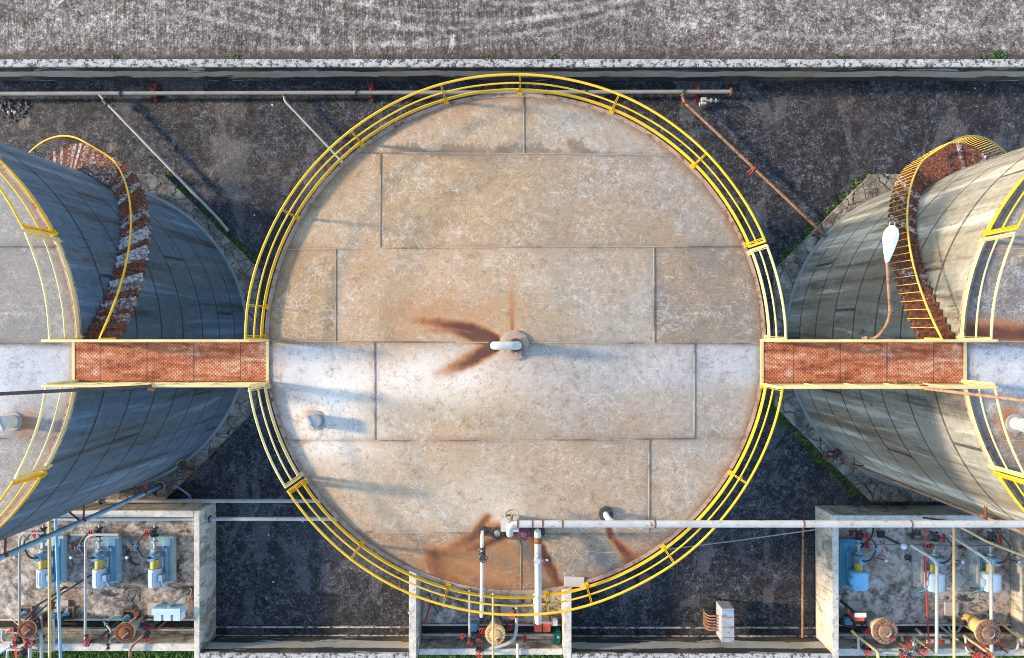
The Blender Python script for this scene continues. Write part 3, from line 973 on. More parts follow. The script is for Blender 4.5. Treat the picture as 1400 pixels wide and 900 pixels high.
tank_m, roof_m, ap_m = make_tank('m', 'central storage tank with rust-stained beige roof ringed by yellow rails', 'shell_mid', 'roof_mid', 130, 360, rails_m)
tank_w, roof_w, ap_w = make_tank('w', 'blue-grey storage tank at the western edge beside a spiral stair', 'shell_shade_blue', 'roof_grey', 60, 200, rails_w)
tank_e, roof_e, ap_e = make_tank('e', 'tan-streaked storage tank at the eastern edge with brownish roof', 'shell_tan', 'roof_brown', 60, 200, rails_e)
for pts, lab in ((ap_w, 'cracked eight-sided concrete apron under the western blue-grey tank'), (ap_m, 'eight-sided concrete apron hidden under the central tank'),
                 (ap_e, 'cracked stone-like concrete apron under the eastern tan tank')):
    tag(MB().prism(pts, .004, .25).build('tank_apron', M['apron']), lab, 'tank base')

# weeds along the aprons and the wall
def apron_line(c, k0, k1, n=8):
    ap = 7.14 / math.cos(PI / 8)
    return [Vector((c.x + ap * math.cos(PI / 8 + k * PI / 4), c.y + ap * math.sin(PI / 8 + k * PI / 4), .0)) for k in range(k0, k1 + 1)]
weeds(apron_line(CENT['w'], 0, 1), 170, .09, .13)
weeds([W(185, 246), W(240, 246)], 60, .12, .15)
weeds(apron_line(CENT['e'], 2, 3), 170, .11, .15)
weeds(apron_line(CENT['e'], 4, 5), 360, .13, .18)
weeds(apron_line(CENT['w'], -1, 0), 60, .07, .1)
weeds([W(1340, 77, ROADZ), W(1372, 77, ROADZ)], 60, .07, .14)
for a in (155, 318, 520, 660, 752, 1140, 1152):
    weeds([W(a, 78.5, ROADZ), W(a + 8, 78.5, ROADZ)], 7, .04, .10)


# ------------------------------------------------------------------ spiral stairs
def zstair(a):
    """height of the tread at angle a (degrees down from the bridge)"""
    if a < 55:
        return 11.62 - a * .1115
    if a < 64:
        return 11.62 - 55 * .1115
    return max(.3, 5.4875 - (a - 64) * .112)


def make_stair(key, mir, label, rail_mat, bal_mat):
    c = CENT[key]
    def P(r, a, z):
        a = R(180 - a) if mir else R(a)
        return Vector((c.x + r * math.cos(a), c.y + r * math.sin(a), z))
    t = thing('spiral_staircase', label, 'staircase', P(7.05, 112, .0), 'spiral stairs bolted to the outer tanks')
    r0, r1 = TR + .05, TR + 1.02
    # one tread, shared by all
    def tread_mb(a, da, z, land=False):
        m = MB()
        n = 6 if land else 1
        vs = []
        for i in range(n + 1):
            aa = a + da * i / n
            vs += [P(r0, aa, z), P(r1, aa, z), P(r1, aa, z - .035), P(r0, aa, z - .035)]
        fs = [(i * 4 + k, i * 4 + (k + 1) % 4, i * 4 + 4 + (k + 1) % 4, i * 4 + 4 + k) for i in range(n) for k in range(4)]
        fs += [(0, 1, 2, 3), (n * 4 + 3, n * 4 + 2, n * 4 + 1, n * 4)]
        # nosing lip
        return m.add(vs, fs)
    step = 1.83
    tm = M['tread_dark' if mir else 'tread']
    a = .6
    while a < 111:
        land = 54 <= a < 63.5
        if not land:
            z = zstair(a + step)
            o = tread_mb(a, 2.0, z).build('tread', tm, t)
        a += step
    tread_mb(55.98, 8.9, zstair(60), True).build('landing', tm, t)
    for r, hi, lo in ((r0 - .012, .0, -.20), (r1 - .22, -.05, -.22)):
        m = MB()
        aa = [x * 1.5 for x in range(0, 75)]
        vs = []
        for x in aa:
            z = zstair(x + 1.2)
            for rr, dz in ((r - .008, hi), (r + .008, hi), (r + .008, lo), (r - .008, lo)):
                vs.append(P(rr, x, z + dz))
        n = len(aa) - 1
        m.add(vs, [(i * 4 + k, i * 4 + (k + 1) % 4, i * 4 + 4 + (k + 1) % 4, i * 4 + 4 + k) for i in range(n) for k in range(4)])
        m.build('stringer', M['rust'], t)
    hr = [P(r1 + .01, x, zstair(x + 1) + 1.0) for x in np.arange(1.0, 111, 2.0)]
    h = MB().tube([P(r1 + .01, 1.0, 11.7)] + hr + [P(r1 + .01, 110, .3)], .028, 8).build('handrail', M[rail_mat], t)
    a = 3.2
    while a < 110:
        z = zstair(a + 1)
        MB().cyl(P(r1 + .01, a, z - .1), P(r1 + .01, a, z + 1.0), .010, seg=6).build('baluster', M[bal_mat], h)
        a += step
    # brackets under the flight
    for x in (12, 26, 40, 54, 64, 78, 92):
        z = zstair(x) - .2
        MB().tube([P(TR - .02, x, z - .7), P(r1, x, z)], .03, 6).tube([P(TR - .02, x, z - .02), P(r1, x, z - .02)], .03, 6).build('bracket', M['rust'], t)
    return t


make_stair('w', False, 'rusty white-flecked spiral stair winding round the blue-grey western tank', 'yellow', 'rust')
make_stair('e', True, 'brown-red spiral stair with yellow pickets on the tan eastern tank', 'stairyellow', 'stairyellow')


# ------------------------------------------------------------------ bridges
def make_bridge(label, x0, x1, yn, ys):
    t = thing('walkway_bridge', label, 'walkway', ((x0 + x1) / 2, (yn + ys) / 2, TZ - .3), 'rusty bridges between the tanks')
    z = TZ + .03
    MB().box(x0 - .03, x1 + .03, ys, yn, z - .05, z).build('deck', M['grating'], t)
    for ya in (yn + .004, ys - .05):
        MB().box(x0, x1, ya, ya + .046, z - .24, z + .035).build('beam', M['rust'], t)
    for xa in (x0 - .11, x1 + .034):
        MB().box(xa, xa + .076, ys, yn, z - .05, z + .012).build('end_plate', M['cream'], t)
    k = 6
    for y, e0, e1 in ((yn + .03, 0, 0), (ys - .03, 0, 0)):
        h = MB().tube([(x0 - .1, y, z), (x0 - .1, y, z + 1.17), (x1 + .1, y, z + 1.17), (x1 + .1, y, z)], .036, 8, .06).build('railing', M['cream'], t)
        MB().tube([(x0 - .1, y, z + .60), (x1 + .1, y, z + .60)], .026, 8).build('mid_rail', M['cream'], h)
        MB().box(x0 - .05, x1 + .05, y - .006, y + .006, z + .04, z + .14).build('toe_board', M['cream'], h)
        for i in range(1, k - 1):
            x = x0 + (x1 - x0) * i / (k - 1)
            MB().cyl((x, y, z - .1), (x, y, z + 1.17), .026, seg=8).build('post', M['cream'], h)
    return t


yN, yS = -.32, -1.36
make_bridge('orange-rusted grating bridge from the western tank to the central tank', -11.38, -6.46, yN, yS)
make_bridge('darker red-rusted grating bridge from the central tank to the eastern tank', 6.60, 11.76, yN, yS - .04)
# ------------------------------------------------------------------ fittings
def valve(parent, p, axis, stem, s=.11, wheel='red', wr=None, body='cast'):
    """flanged gate valve as a part, its handwheel as a sub-part"""
    p, axis, stem = Vector(p), Vector(axis).normalized(), Vector(stem).normalized()
    b = MB()
    b.cyl(p - axis * s * 1.5, p + axis * s * 1.5, s * .8, seg=12)
    b.flange(p - axis * s * 1.5, axis, s * 1.35, s * .35, 6).flange(p + axis * s * 1.5, axis, s * 1.35, s * .35, 6)
    b.cyl(p, p + stem * s * 1.9, s * .75, s * .55, 12).flange(p + stem * s * 1.5, stem, s * 1.05, s * .3, 6)
    b.cyl(p + stem * s * 1.8, p + stem * s * 3.3, s * .2, seg=8)
    v = b.build('valve', M[body], parent)
    wr = wr or s * 1.5
    c = p + stem * s * 3.1
    h = MB().torus(c, stem, wr, s * .22, 20, 6)
    u = stem.orthogonal().normalized()
    w = stem.cross(u)
    for k in range(4):
        a = PI / 2 * k + .4
        h.cyl(c, c + (u * math.cos(a) + w * math.sin(a)) * wr, s * .14, seg=6)
    h.cyl(c - stem * s * .3, c + stem * s * .4, s * .3, seg=8)
    h.build('handwheel', M[wheel], v)
    return v


def PW(lst):
    return [W(*q) for q in lst]


def pipe(name, label, path, r, mat, flanges=(), group=None, fil=.16, cat='pipe', fmat='cast', fr=1.8, parent_mat=None):
    pts = PW(path)
    o = MB().tube(pts, r, 12, fil).build(name, M[mat])
    tag(o, label, cat, group)
    for (fx, fy, fz, ax) in flanges:
        MB().flange(W(fx, fy, fz), ax, r * fr, max(.04, r * .6), 8).build('flange', M[fmat], o)
    return o


def dirpx(a, b):
    return (W(*b) - W(*a)).normalized()


# ------------------------------------------------------------------ pipes behind the tanks
zt = .42
pp = pipe('perimeter_pipe', 'long grey pipe with black couplings running beside the perimeter wall',
          [(-40, 128.5, zt), (998, 125.5, zt)], .085, 'grey_pipe',
          [(165, 128, zt, (1, 0, 0)), (487, 127, zt, (1, 0, 0)), (800, 126, zt, (1, 0, 0)), (934, 126, zt, (1, 0, 0))], fr=1.5)
MB().flange(W(999, 125.5, zt), (1, 0, 0), .17, .06, 8).build('end_flange', M['rust'], pp)
sup_lab = ['red-brown pipe support nearest the western spiral stair', 'dark red-brown pipe support left of the central tank', 'red-brown pipe support beside the blanked end of the grey pipe']
for (x, l) in zip((214, 509, 951), sup_lab):
    p = W(x, 127, 0)
    s = MB()
    s.box(p.x - .07, p.x + .07, p.y - .42, p.y + .42, .004, .03)
    s.box(p.x - .06, p.x + .06, p.y - .40, p.y + .40, .03, .12, .008)
    s.box(p.x - .05, p.x + .05, p.y - .05, p.y + .05, .12, .33)
    s.torus((p.x, p.y, zt), (1, 0, 0), .098, .014, 20, 6)
    tag(s.build('pipe_support', M['red_steel']), l, 'pipe support', 'supports under the perimeter pipe')

b1 = pipe('branch_pipe', 'pale branch pipe with black coupling slanting to the western tank', [(136, 129, .42), (147, 142, .40), (298, 299, .36), (312, 316, .34)], .065, 'grey_pipe', (), 'slanting branch pipes from the perimeter pipe', fil=.05)
d = dirpx((147, 142, .4), (298, 299, .36))
MB().cyl(W(145, 140, .4) - d * .12, W(145, 140, .4) + d * .12, .12).build('coupling', M['black'], b1)
b2 = pipe('branch_pipe', 'pale branch pipe with hooked top running under the central rail', [(388, 127, .42), (389.5, 138, .42), (450, 202, .38), (540, 300, .34)], .055, 'grey_pipe', (), 'slanting branch pipes from the perimeter pipe', fil=.10)
MB().flange(W(389, 131, .42), (0, 1, 0), .10, .04).build('flange', M['rust'], b2)
b3 = pipe('branch_pipe', 'rust-brown branch pipe slanting to the eastern tank', [(934, 126, .42), (934, 138, .42), (1110, 305, .34), (1132, 326, .3)], .065, 'rust_pipe', (), 'slanting branch pipes from the perimeter pipe', fil=.16)
d = dirpx((934, 138, .42), (1110, 305, .34))
s = Vector((-d.y, d.x, 0))
for q in ((1031, 230),):
    p = W(q[0], q[1], .38)
    MB().cyl(p - d * .05, p + d * .05, .12).cyl(p - d * .05 - s * .3 - Vector((0, 0, .1)), p - d * .05 + Vector((0, 0, 0)), .04).cyl(p + d * .06 - s * .3 - Vector((0, 0, .1)), p + d * .06, .04).build('clamp', M['red_steel'], b3)
for q in ((934, 131), (935.5, 141)):
    MB().flange(W(q[0], q[1], .42), (0, 1, 0), .115, .05).build('flange', M['rust'], b3)
# drain valve on its block
p = W(964, 142, 0)
t = thing('drain_valve', 'small drain valve on a pale block below the grey pipe end', 'valve', p)
MB().box(p.x - .26, p.x - .02, p.y - .13, p.y + .17, .004, .34, .02).build('block', M['debris'], t)
MB().tube([p + Vector((-.1, 0, .42)), p + Vector((.45, -.02, .42))], .045, 10).flange(p + Vector((.14, 0, .42)), (1, 0, 0), .09).flange(p + Vector((.34, -.01, .42)), (1, 0, 0), .09).build('valve_body', M['grey_pipe'], t)
MB().tube([p + Vector((-.45, .02, .25)), p + Vector((-.25, .02, .25)), p + Vector((-.1, 0, .42))], .035, 8, .08).build('lever', M['cast'], t)


def rubble(name, label, px, py, n, s, mat, z=0.0, cat='rubble'):
    m = MB()
    c = W(px, py, z)
    for i in range(n):
        q = c + Vector((random.gauss(0, s), random.gauss(0, s * .6), 0))
        r = random.uniform(.03, .09)
        bm = bmesh.new()
        bmesh.ops.create_icosphere(bm, subdivisions=1, radius=r)
        for v in bm.verts:
            v.co *= random.uniform(.6, 1.25)
            v.co.z *= .55
        bm.verts.index_update()
        m.add([v.co + q + Vector((0, 0, r * .3)) for v in bm.verts], [[v.index for v in f.verts] for f in bm.faces])
        bm.free()
    o = m.build(name, M[mat])
    o['kind'] = 'stuff'
    return o


rubble('rubble', '', 14, 150, 70, .40, 'cast')
rubble('rubble', '', 19, 153, 5, .10, 'debris')

# ------------------------------------------------------------------ pipes into the pits, risers, poles
pipe('transfer_pipe', 'upper of two pale pipes crossing the dark pit west of the central tank', [(120, 685, .75), (520, 685, .75)], .085, 'white',
     [(138, 685, .75, (1, 0, 0))], 'two pale transfer pipes')
o = pipe('transfer_pipe', 'lower pale pipe passing through the pit wall west of the central tank', [(70, 709.5, 1.1), (520, 709.5, 1.1)], .08, 'white', [(287, 709.5, 1.1, (1, 0, 0))], 'two pale transfer pipes')


def riser(label, base, top, r, mat, brack_z, bm_, c):
    bx, by = base
    p0 = W(bx, by, .3)
    p1 = Vector((p0.x, p0.y, TZ + .6))
    inw = (c - p0)
    inw.z = 0
    inw.normalize()
    t = thing('riser_pipe', label, 'pipe', (p0.x, p0.y, .25), 'vertical risers outside the outer tanks')
    MB().tube([p0, p1, p1 + inw * 1.1], r, 12, .3).build('pipe', M[mat], t)
    MB().flange(p0 + Vector((0, 0, .08)), (0, 0, 1), r * 2, .05).build('flange', M['rust'], t)
    side = Vector((-inw.y, inw.x, 0))
    dist = (c - p0)
    dist.z = 0
    gap = dist.length - TR
    for z in brack_z:
        q = Vector((p0.x, p0.y, z))
        b = MB()
        for k in (-1, 1):
            b.tube([q + side * .05 * k, q + inw * (gap + .02) + side * .28 * k], .035, 6)
        b.box(q.x - .13, q.x + .13, q.y - .06, q.y + .06, z - .05, z + .05, .01, math.atan2(side.y, side.x))
        b.build('bracket', M[bm_], t)
    MB().lathe([(r * 2.6, .254), (r * 2.6, .30)], (p0.x, p0.y, 0), 12).build('foot', M['debris'], t)


riser('pale blue-grey riser pipe held off the western tank by red brackets', (219, 665), None, .085, 'blue_grey', (1.6, 5.6, 9.3), 'red_steel', CENT['w'])
riser('thin rust-orange riser pipe held off the eastern tank', (1150, 629), None, .042, 'rust_pipe', (1.5, 9.3), 'rust', CENT['e'])

# nozzles at the foot of the outer tanks
def foot_nozzle(key, px, py, label):
    p = W(px, py, .8)
    c = CENT[key] + Vector((0, 0, .8))
    d = (p - c).normalized()
    t = thing('outlet_valve', label, 'valve', (p.x, p.y, .25))
    a = c + d * (TR - .02)
    MB().tube([a, a + d * .6, a + d * .6 + Vector((0, 0, -.5))], .09, 12, .2).flange(a + d * .16, d, .19, .06).build('nozzle', M['rust'], t)
    valve(t, a + d * .36, d, (0, 0, 1), .10, 'cast')
    MB().torus(a + d * .03, d, .17, .03).build('reinforcing_ring', M['grey_pipe'], t)


foot_nozzle('w', 262, 652, 'rusty outlet nozzle at the foot of the blue-grey western tank')
foot_nozzle('e', 1142, 622, 'rusty outlet valve at the foot of the tan eastern tank')
pipe('drain_hose', 'grey curved hose below the western tank outlet', [(240, 664, .3), (258, 676, .35), (264, 690, .1)], .045, 'blue_grey', fil=.2, cat='hose')

# the two tall poles on the south railings, and the street lamp on the eastern bridge
def pole(label, px, py, lean, mat):
    z0 = TZ - .15
    p = W(px, py, z0)
    p.y = yS - .11
    t = thing('light_pole', label, 'pole', p, 'tall poles clamped to the bridge railings')
    top = p + Vector((lean[0], lean[1], 7.4))
    MB().tube([p, top], [.040, .032], 12).build('shaft', M[mat], t)
    for z in (.25, 1.3):
        MB().cyl(p.lerp(top, (z - .06) / 7.4), p.lerp(top, (z + .06) / 7.4), .065, seg=12).box(p.x - .08, p.x + .08, p.y - .04, p.y + .11, p.z + z - .04, p.z + z + .04).build('clamp', M['rust'], t)
    MB().lathe([(.05, 0), (.16, .05), (.16, .30), (.05, .38)], top, 14).build('lantern', M['lamp'], t)


pole('dark brown pole clamped to the western bridge railing', 243, 527, (.05, .42), 'cast')
pole('rust-orange pole clamped to the eastern bridge railing', 1222, 533, (.0, .10), 'rust_pipe')

p = W(1196, 462, TZ)
p.y = yN + .07
t = thing('street_lamp', 'street lamp with white teardrop head on rusty bent arm', 'lamp', p)
e = W(1213, 357, TZ + 1.5)
MB().tube([p + Vector((-.32, -.01, .12)), p + Vector((0, 0, .12)), p + Vector((.08, .5, .6)), e], .040, 10, .35).build('arm', M['rust_pipe'], t)
MB().box(p.x - .36, p.x + .1, p.y - .05, p.y + .05, p.z + .02, p.z + .10, .01).torus(p + Vector((-.3, 0, .12)), (1, 0, 0), .05, .02).build('bracket', M['rust_pipe'], t)
e2 = W(1220, 309, TZ + 1.72)
d = (e2 - e).normalized()
m = MB()
prof = [(.04, 0), (.055, .06), (.115, .30), (.17, .58), (.175, .72), (.14, .86), (.06, .95), (.0, .965)]
L = (e2 - e).length
u = d.cross(Vector((0, 0, 1))).normalized()
w = u.cross(d)
vs = []
for r_, h_ in prof:
    for k in range(18):
        a = 2 * PI * k / 18
        vs.append(e - d * .04 + d * h_ * L / .9 + u * math.cos(a) * r_ * 1.05 + w * math.sin(a) * r_ * .62)
n = len(prof)
m.add(vs, [(i * 18 + k, i * 18 + (k + 1) % 18, (i + 1) * 18 + (k + 1) % 18, (i + 1) * 18 + k) for i in range(n - 1) for k in range(18)], True)
m.build('lamp_head', M['lamp'], t)
tip = e + d * (L * 1.06)
MB().tube([tip - u * .07 - d * .06, tip - u * .07 + d * .04, tip + u * .05 + d * .04, tip + u * .05 - d * .06], .016, 6).build('latch', M['grey_pipe'], t)

# ------------------------------------------------------------------ fittings on the roofs
cm = CENT['m']
def RP(px, py, dz=0.0):
    q = W(px, py, TZ + .2)
    c = min(CENT.values(), key=lambda k: (Vector((q.x, q.y, 0)) - k).length)
    z = roof_z((Vector((q.x, q.y, 0)) - c).length)
    q = W(px, py, z)
    return Vector((q.x, q.y, z + dz))


p = RP(703, 472)
hd = MB().lathe([(.385, -.02), (.385, .035), (.36, .045), (.20, .05), (.20, .055)], p, 40).build('manhole_cover', M['rim'], tank_m)
MB().torus(p + Vector((.03, 0, .07)), (0, 0, 1), .16, .018, 30, 6).build('cover_ring', M['rust'], hd)
MB().lathe([(.15, .0), (.15, .12), (.10, .12)], p + Vector((.06, .0, .04)), 20).build('neck', M['cast'], hd)
gv = MB().tube([p + Vector((.09, .0, .06)), p + Vector((.09, .0, .62)), p + Vector((-.50, .0, .62)), p + Vector((-.50, .0, .36))], .105, 16, .22).build('gooseneck_vent', M['white'], tank_m)
MB().flange(p + Vector((-.50, 0, .33)), (0, 0, 1), .165, .06, 10).build('flange', M['cast'], gv)


def dip_hatch(par, px, py):
    p = RP(px, py)
    h = MB().lathe([(.17, -.03), (.17, .36), (.19, .36), (.19, .42), (.17, .435)], p, 24).build('dip_hatch', M['debris'], par)
    MB().box(p.x - .03, p.x + .03, p.y - .21, p.y + .21, p.z + .437, p.z + .47, .005, R(25)).build('strap', M['white'], h)
    MB().lathe([(.25, -.02), (.25, .03)], p, 24).build('collar', M['grey_pipe'], h)


dip_hatch(tank_m, 431, 575)
dip_hatch(tank_w, 17, 576)
dip_hatch(tank_e, 1388, 579)
p = RP(785, 795)
MB().box(p.x - .26, p.x + .26, p.y - .13, p.y + .13, p.z - .005, p.z + .035, .006, R(-3)).build('patch_plate', M['debris'], tank_m)

# white header pipe on the roof, running east
HZ = 12.95
t = thing('header_pipe', 'white overhead pipe running east from the central roof valves', 'pipe', RP(697, 731))
a = RP(697, 733)
zc = a.z + .45
p0 = Vector((a.x, a.y, a.z + .03))
h1, h2 = W(697, 733, HZ), W(698, 716.5, HZ)
h3 = W(1460, 716.5, HZ)
lift = Vector((h1.x, h1.y, a.z + .03))
MB().tube([lift, h1, Vector((h1.x, h2.y, HZ)), Vector((h3.x, h2.y, HZ))], .086, 16, .26).build('pipe', M['white'], t)
MB().flange(lift + Vector((0, 0, .05)), (0, 0, 1), .21, .07, 10).build('base_flange', M['cast'], t)
for x in (708, 728, 742, 769, 895, 1098, 1245):
    q = W(x, 716.5, HZ)
    MB().cyl((q.x - .02, h2.y, HZ), (q.x + .02, h2.y, HZ), .092, seg=16).build('weld_band', M['rust'], t)
# block and handwheel behind the elbow
q = RP(699, 713)
t = thing('roof_gate_valve', 'brass-toned handwheel on a pale block behind the white elbow', 'valve', q)
MB().box(q.x - .27, q.x + .20, q.y - .18, q.y + .16, q.z - .02, q.z + .34, .015).build('block', M['debris'], t)
c = q + Vector((.02, .32, .62))
MB().cyl(q + Vector((0.0, .05, .3)), c, .028, seg=8).cyl(q + Vector((.0, .02, .3)), q + Vector((0, .08, .42)), .06, seg=8).build('stem', M['rust'], t)
h = MB().torus(c, (0, .75, .66), .17, .022, 24, 6)
for k in range(3):
    an = k * 2 * PI / 3
    h.cyl(c, c + Vector((math.cos(an) * .17, math.sin(an) * .66 * .17, -math.sin(an) * .75 * .17)), .014, seg=6)
h.build('handwheel', M['brass'], t)


def blind(px, py, mat, par, r=.17, h=.14):
    p = RP(px, py)
    f = MB().lathe([(r * .6, -.03), (r * .6, h)], p, 16).build('nozzle', M[mat], par)
    MB().flange(p + Vector((0, 0, h)), (0, 0, 1), r, .05, 10).build('blind_flange', M[mat], f)
    MB().lathe([(r * .5, h + .026), (r * .45, h + .05), (r * .2, h + .055)], p, 14).build('cover', M['brass' if mat == 'cast' else 'purple'], f)


blind(680, 727, 'cast', tank_m)
blind(716, 728, 'purple', tank_m)

# thin cream drop pipe with a valve
zz = TZ + 1.05
p = RP(660, 726)
t = thing('drop_pipe', 'thin cream drop pipe with black valves crossing the southern rail', 'pipe', p, 'drop pipes over the southern rail')
q0 = Vector((p.x, p.y, p.z))
q1 = Vector((p.x, p.y, p.z + .32))
e1 = Vector((p.x - .015, cm.y - TR - .42, p.z + .5))
MB().tube([q0, q1, Vector((p.x, p.y - .3, p.z + .36)), e1, Vector((e1.x, e1.y, .9))], .042, 10, .10).build('pipe', M['ivory'], t)
MB().flange(p + Vector((0, 0, .06)), (0, 0, 1), .13, .06).build('base_flange', M['cast'], t)
for dy in (-.34, -.50):
    MB().flange(Vector((p.x, p.y + dy, p.z + .375)), (0, 1, 0), .095, .05).build('flange', M['cast'], t)
valve(t, Vector((p.x, p.y - .52, p.z + .38)), (0, 1, 0), (.2, -.05, 1), .065, 'cast')

p = RP(734.5, 725)
t = thing('drop_pipe', 'thick white drop pipe with brass cock crossing the southern rail', 'pipe', p, 'drop pipes over the southern rail')
e1 = Vector((p.x + .0, cm.y - TR - .45, p.z + .78))
MB().tube([p, Vector((p.x, p.y, p.z + .42)), Vector((p.x, p.y - .3, p.z + .45)), e1, Vector((e1.x, e1.y, .8))], .088, 14, .16).build('pipe', M['white'], t)
MB().flange(p + Vector((0, 0, .1)), (0, 0, 1), .20, .08, 10).build('base_flange', M['cast'], t)
for yy in (737, 741, 762):
    q = W(734.5, yy, p.z + .45)
    MB().cyl((p.x, q.y - .03, p.z + .45), (p.x, q.y + .03, p.z + .45), .098, seg=14).build('weld_band', M['rust'], t)
q = W(734.5, 765, p.z + .52)
cb = MB().cyl((q.x, q.y, p.z + .5), (q.x, q.y, p.z + .68), .075, seg=12).cyl((q.x - .09, q.y + .0, p.z + .6), (q.x + .27, q.y + .015, p.z + .62), .032, seg=8).build('cock', M['white'], t)
MB().cyl((q.x + .14, q.y + .06, p.z + .63), (q.x + .22, q.y - .05, p.z + .63), .03, seg=8).build('lever', M['cast'], cb)

p = RP(828, 702)
t = thing('roof_nozzle', 'short cream spout on a dark flange leaking rust on the roof', 'nozzle', p)
MB().flange(p + Vector((0, 0, .06)), (0, 0, 1), .19, .07, 10).build('flange', M['cast'], t)
MB().tube([p, p + Vector((-.02, 0, .34)), p + Vector((.10, -.12, .38)), p + Vector((.15, -.17, .28))], .075, 12, .12).build('spout', M['ivory'], t)

# ------------------------------------------------------------------ loose things on the dark yard
pipe('ground_pipe', 'straight tan pipe lying on the floor west of the eastern pumps', [(1098, 722, .25), (1097, 872, .25)], .05, 'rust_pipe', fil=0)
tag(MB().tube([W(905, 752, .9), W(1010, 739, .75), W(1116, 724, 1.5)], .025, 8).build('cable', M['grey_pipe']), 'thin grey cable slung from the pit wall toward the central tank', 'cable')
p = W(993, 860, 0)
t = thing('junction_cabinet', 'tall white rust-streaked junction cabinet with brown conduit coils', 'cabinet', p)
x0 = W(986, 850, 0).x
m = MB()
zt_ = 1.25
a0, a1 = W(987.0, 832.5, zt_), W(1004, 878.5, zt_)
MB().box(a0.x, a1.x, a1.y, a0.y, .45, zt_, .012).build('housing', M['cabinet'], t)
MB().box(a0.x - .012, a0.x - .002, a1.y + .06, a0.y - .3, .52, zt_ - .08, .004).build('door', M['cabinet'], t)
for yy in (.2, .62, 1.04):
    MB().box(a0.x + .03, a1.x - .03, a1.y + yy, a1.y + yy + .02, zt_ + .002, zt_ + .012).build('seam', M['rust'], t)
MB().box(a0.x + .05, a1.x - .05, a0.y - .20, a0.y - .06, zt_ + .003, zt_ + .03).build('lid', M['blue_grey'], t)
for dx, dy in ((.07, -.1), (.07, -1.1), (.4, -.1), (.4, -1.1)):
    MB().box(a0.x + dx - .03, a0.x + dx + .03, a0.y + dy - .03, a0.y + dy + .03, .004, .45).build('leg', M['cast'], t)
for i in range(6):
    y = W(0, 843 + i * 3.9, .9).y
    MB().tube([(a0.x + .02, y, .85), (a0.x - .42, y - .02, .8), (a0.x - .5, y - .03, .5), (a0.x - .42, y - .03, .1)], .033, 8, .12).build('conduit', M['rust_pipe'], t)
for i in range(3):
    y = W(0, 852 + i * 4, .9).y
    MB().tube([(a1.x - .02, y, .95), (a1.x + .16, y, .95), (a1.x + .2, y - .02, .5), (a1.x + .1, y, .2)], .022, 8, .08).build('conduit', M['rust'], t)
p = W(880, 790, 0)
t = thing('drain_stub', 'purple-brown pipe stub with square lip beside the central tank', 'pipe', p)
MB().lathe([(.26, .004), (.26, .30), (.23, .30), (.23, .32)], (p.x, p.y + .05, 0), 20).build('stub', M['purple'], t)
MB().box(p.x - .26, p.x + .26, p.y - .42, p.y - .12, .004, .22, .01, R(12)).build('lip', M['purple'], t)
# pit sweepings
tag(MB().tube(PW([(300, 878, .15), (430, 880, .15), (553, 879, .15)]), .03, 8).build('conduit', M['purple']), 'purple-brown conduit along the gutter of the empty pit', 'conduit')

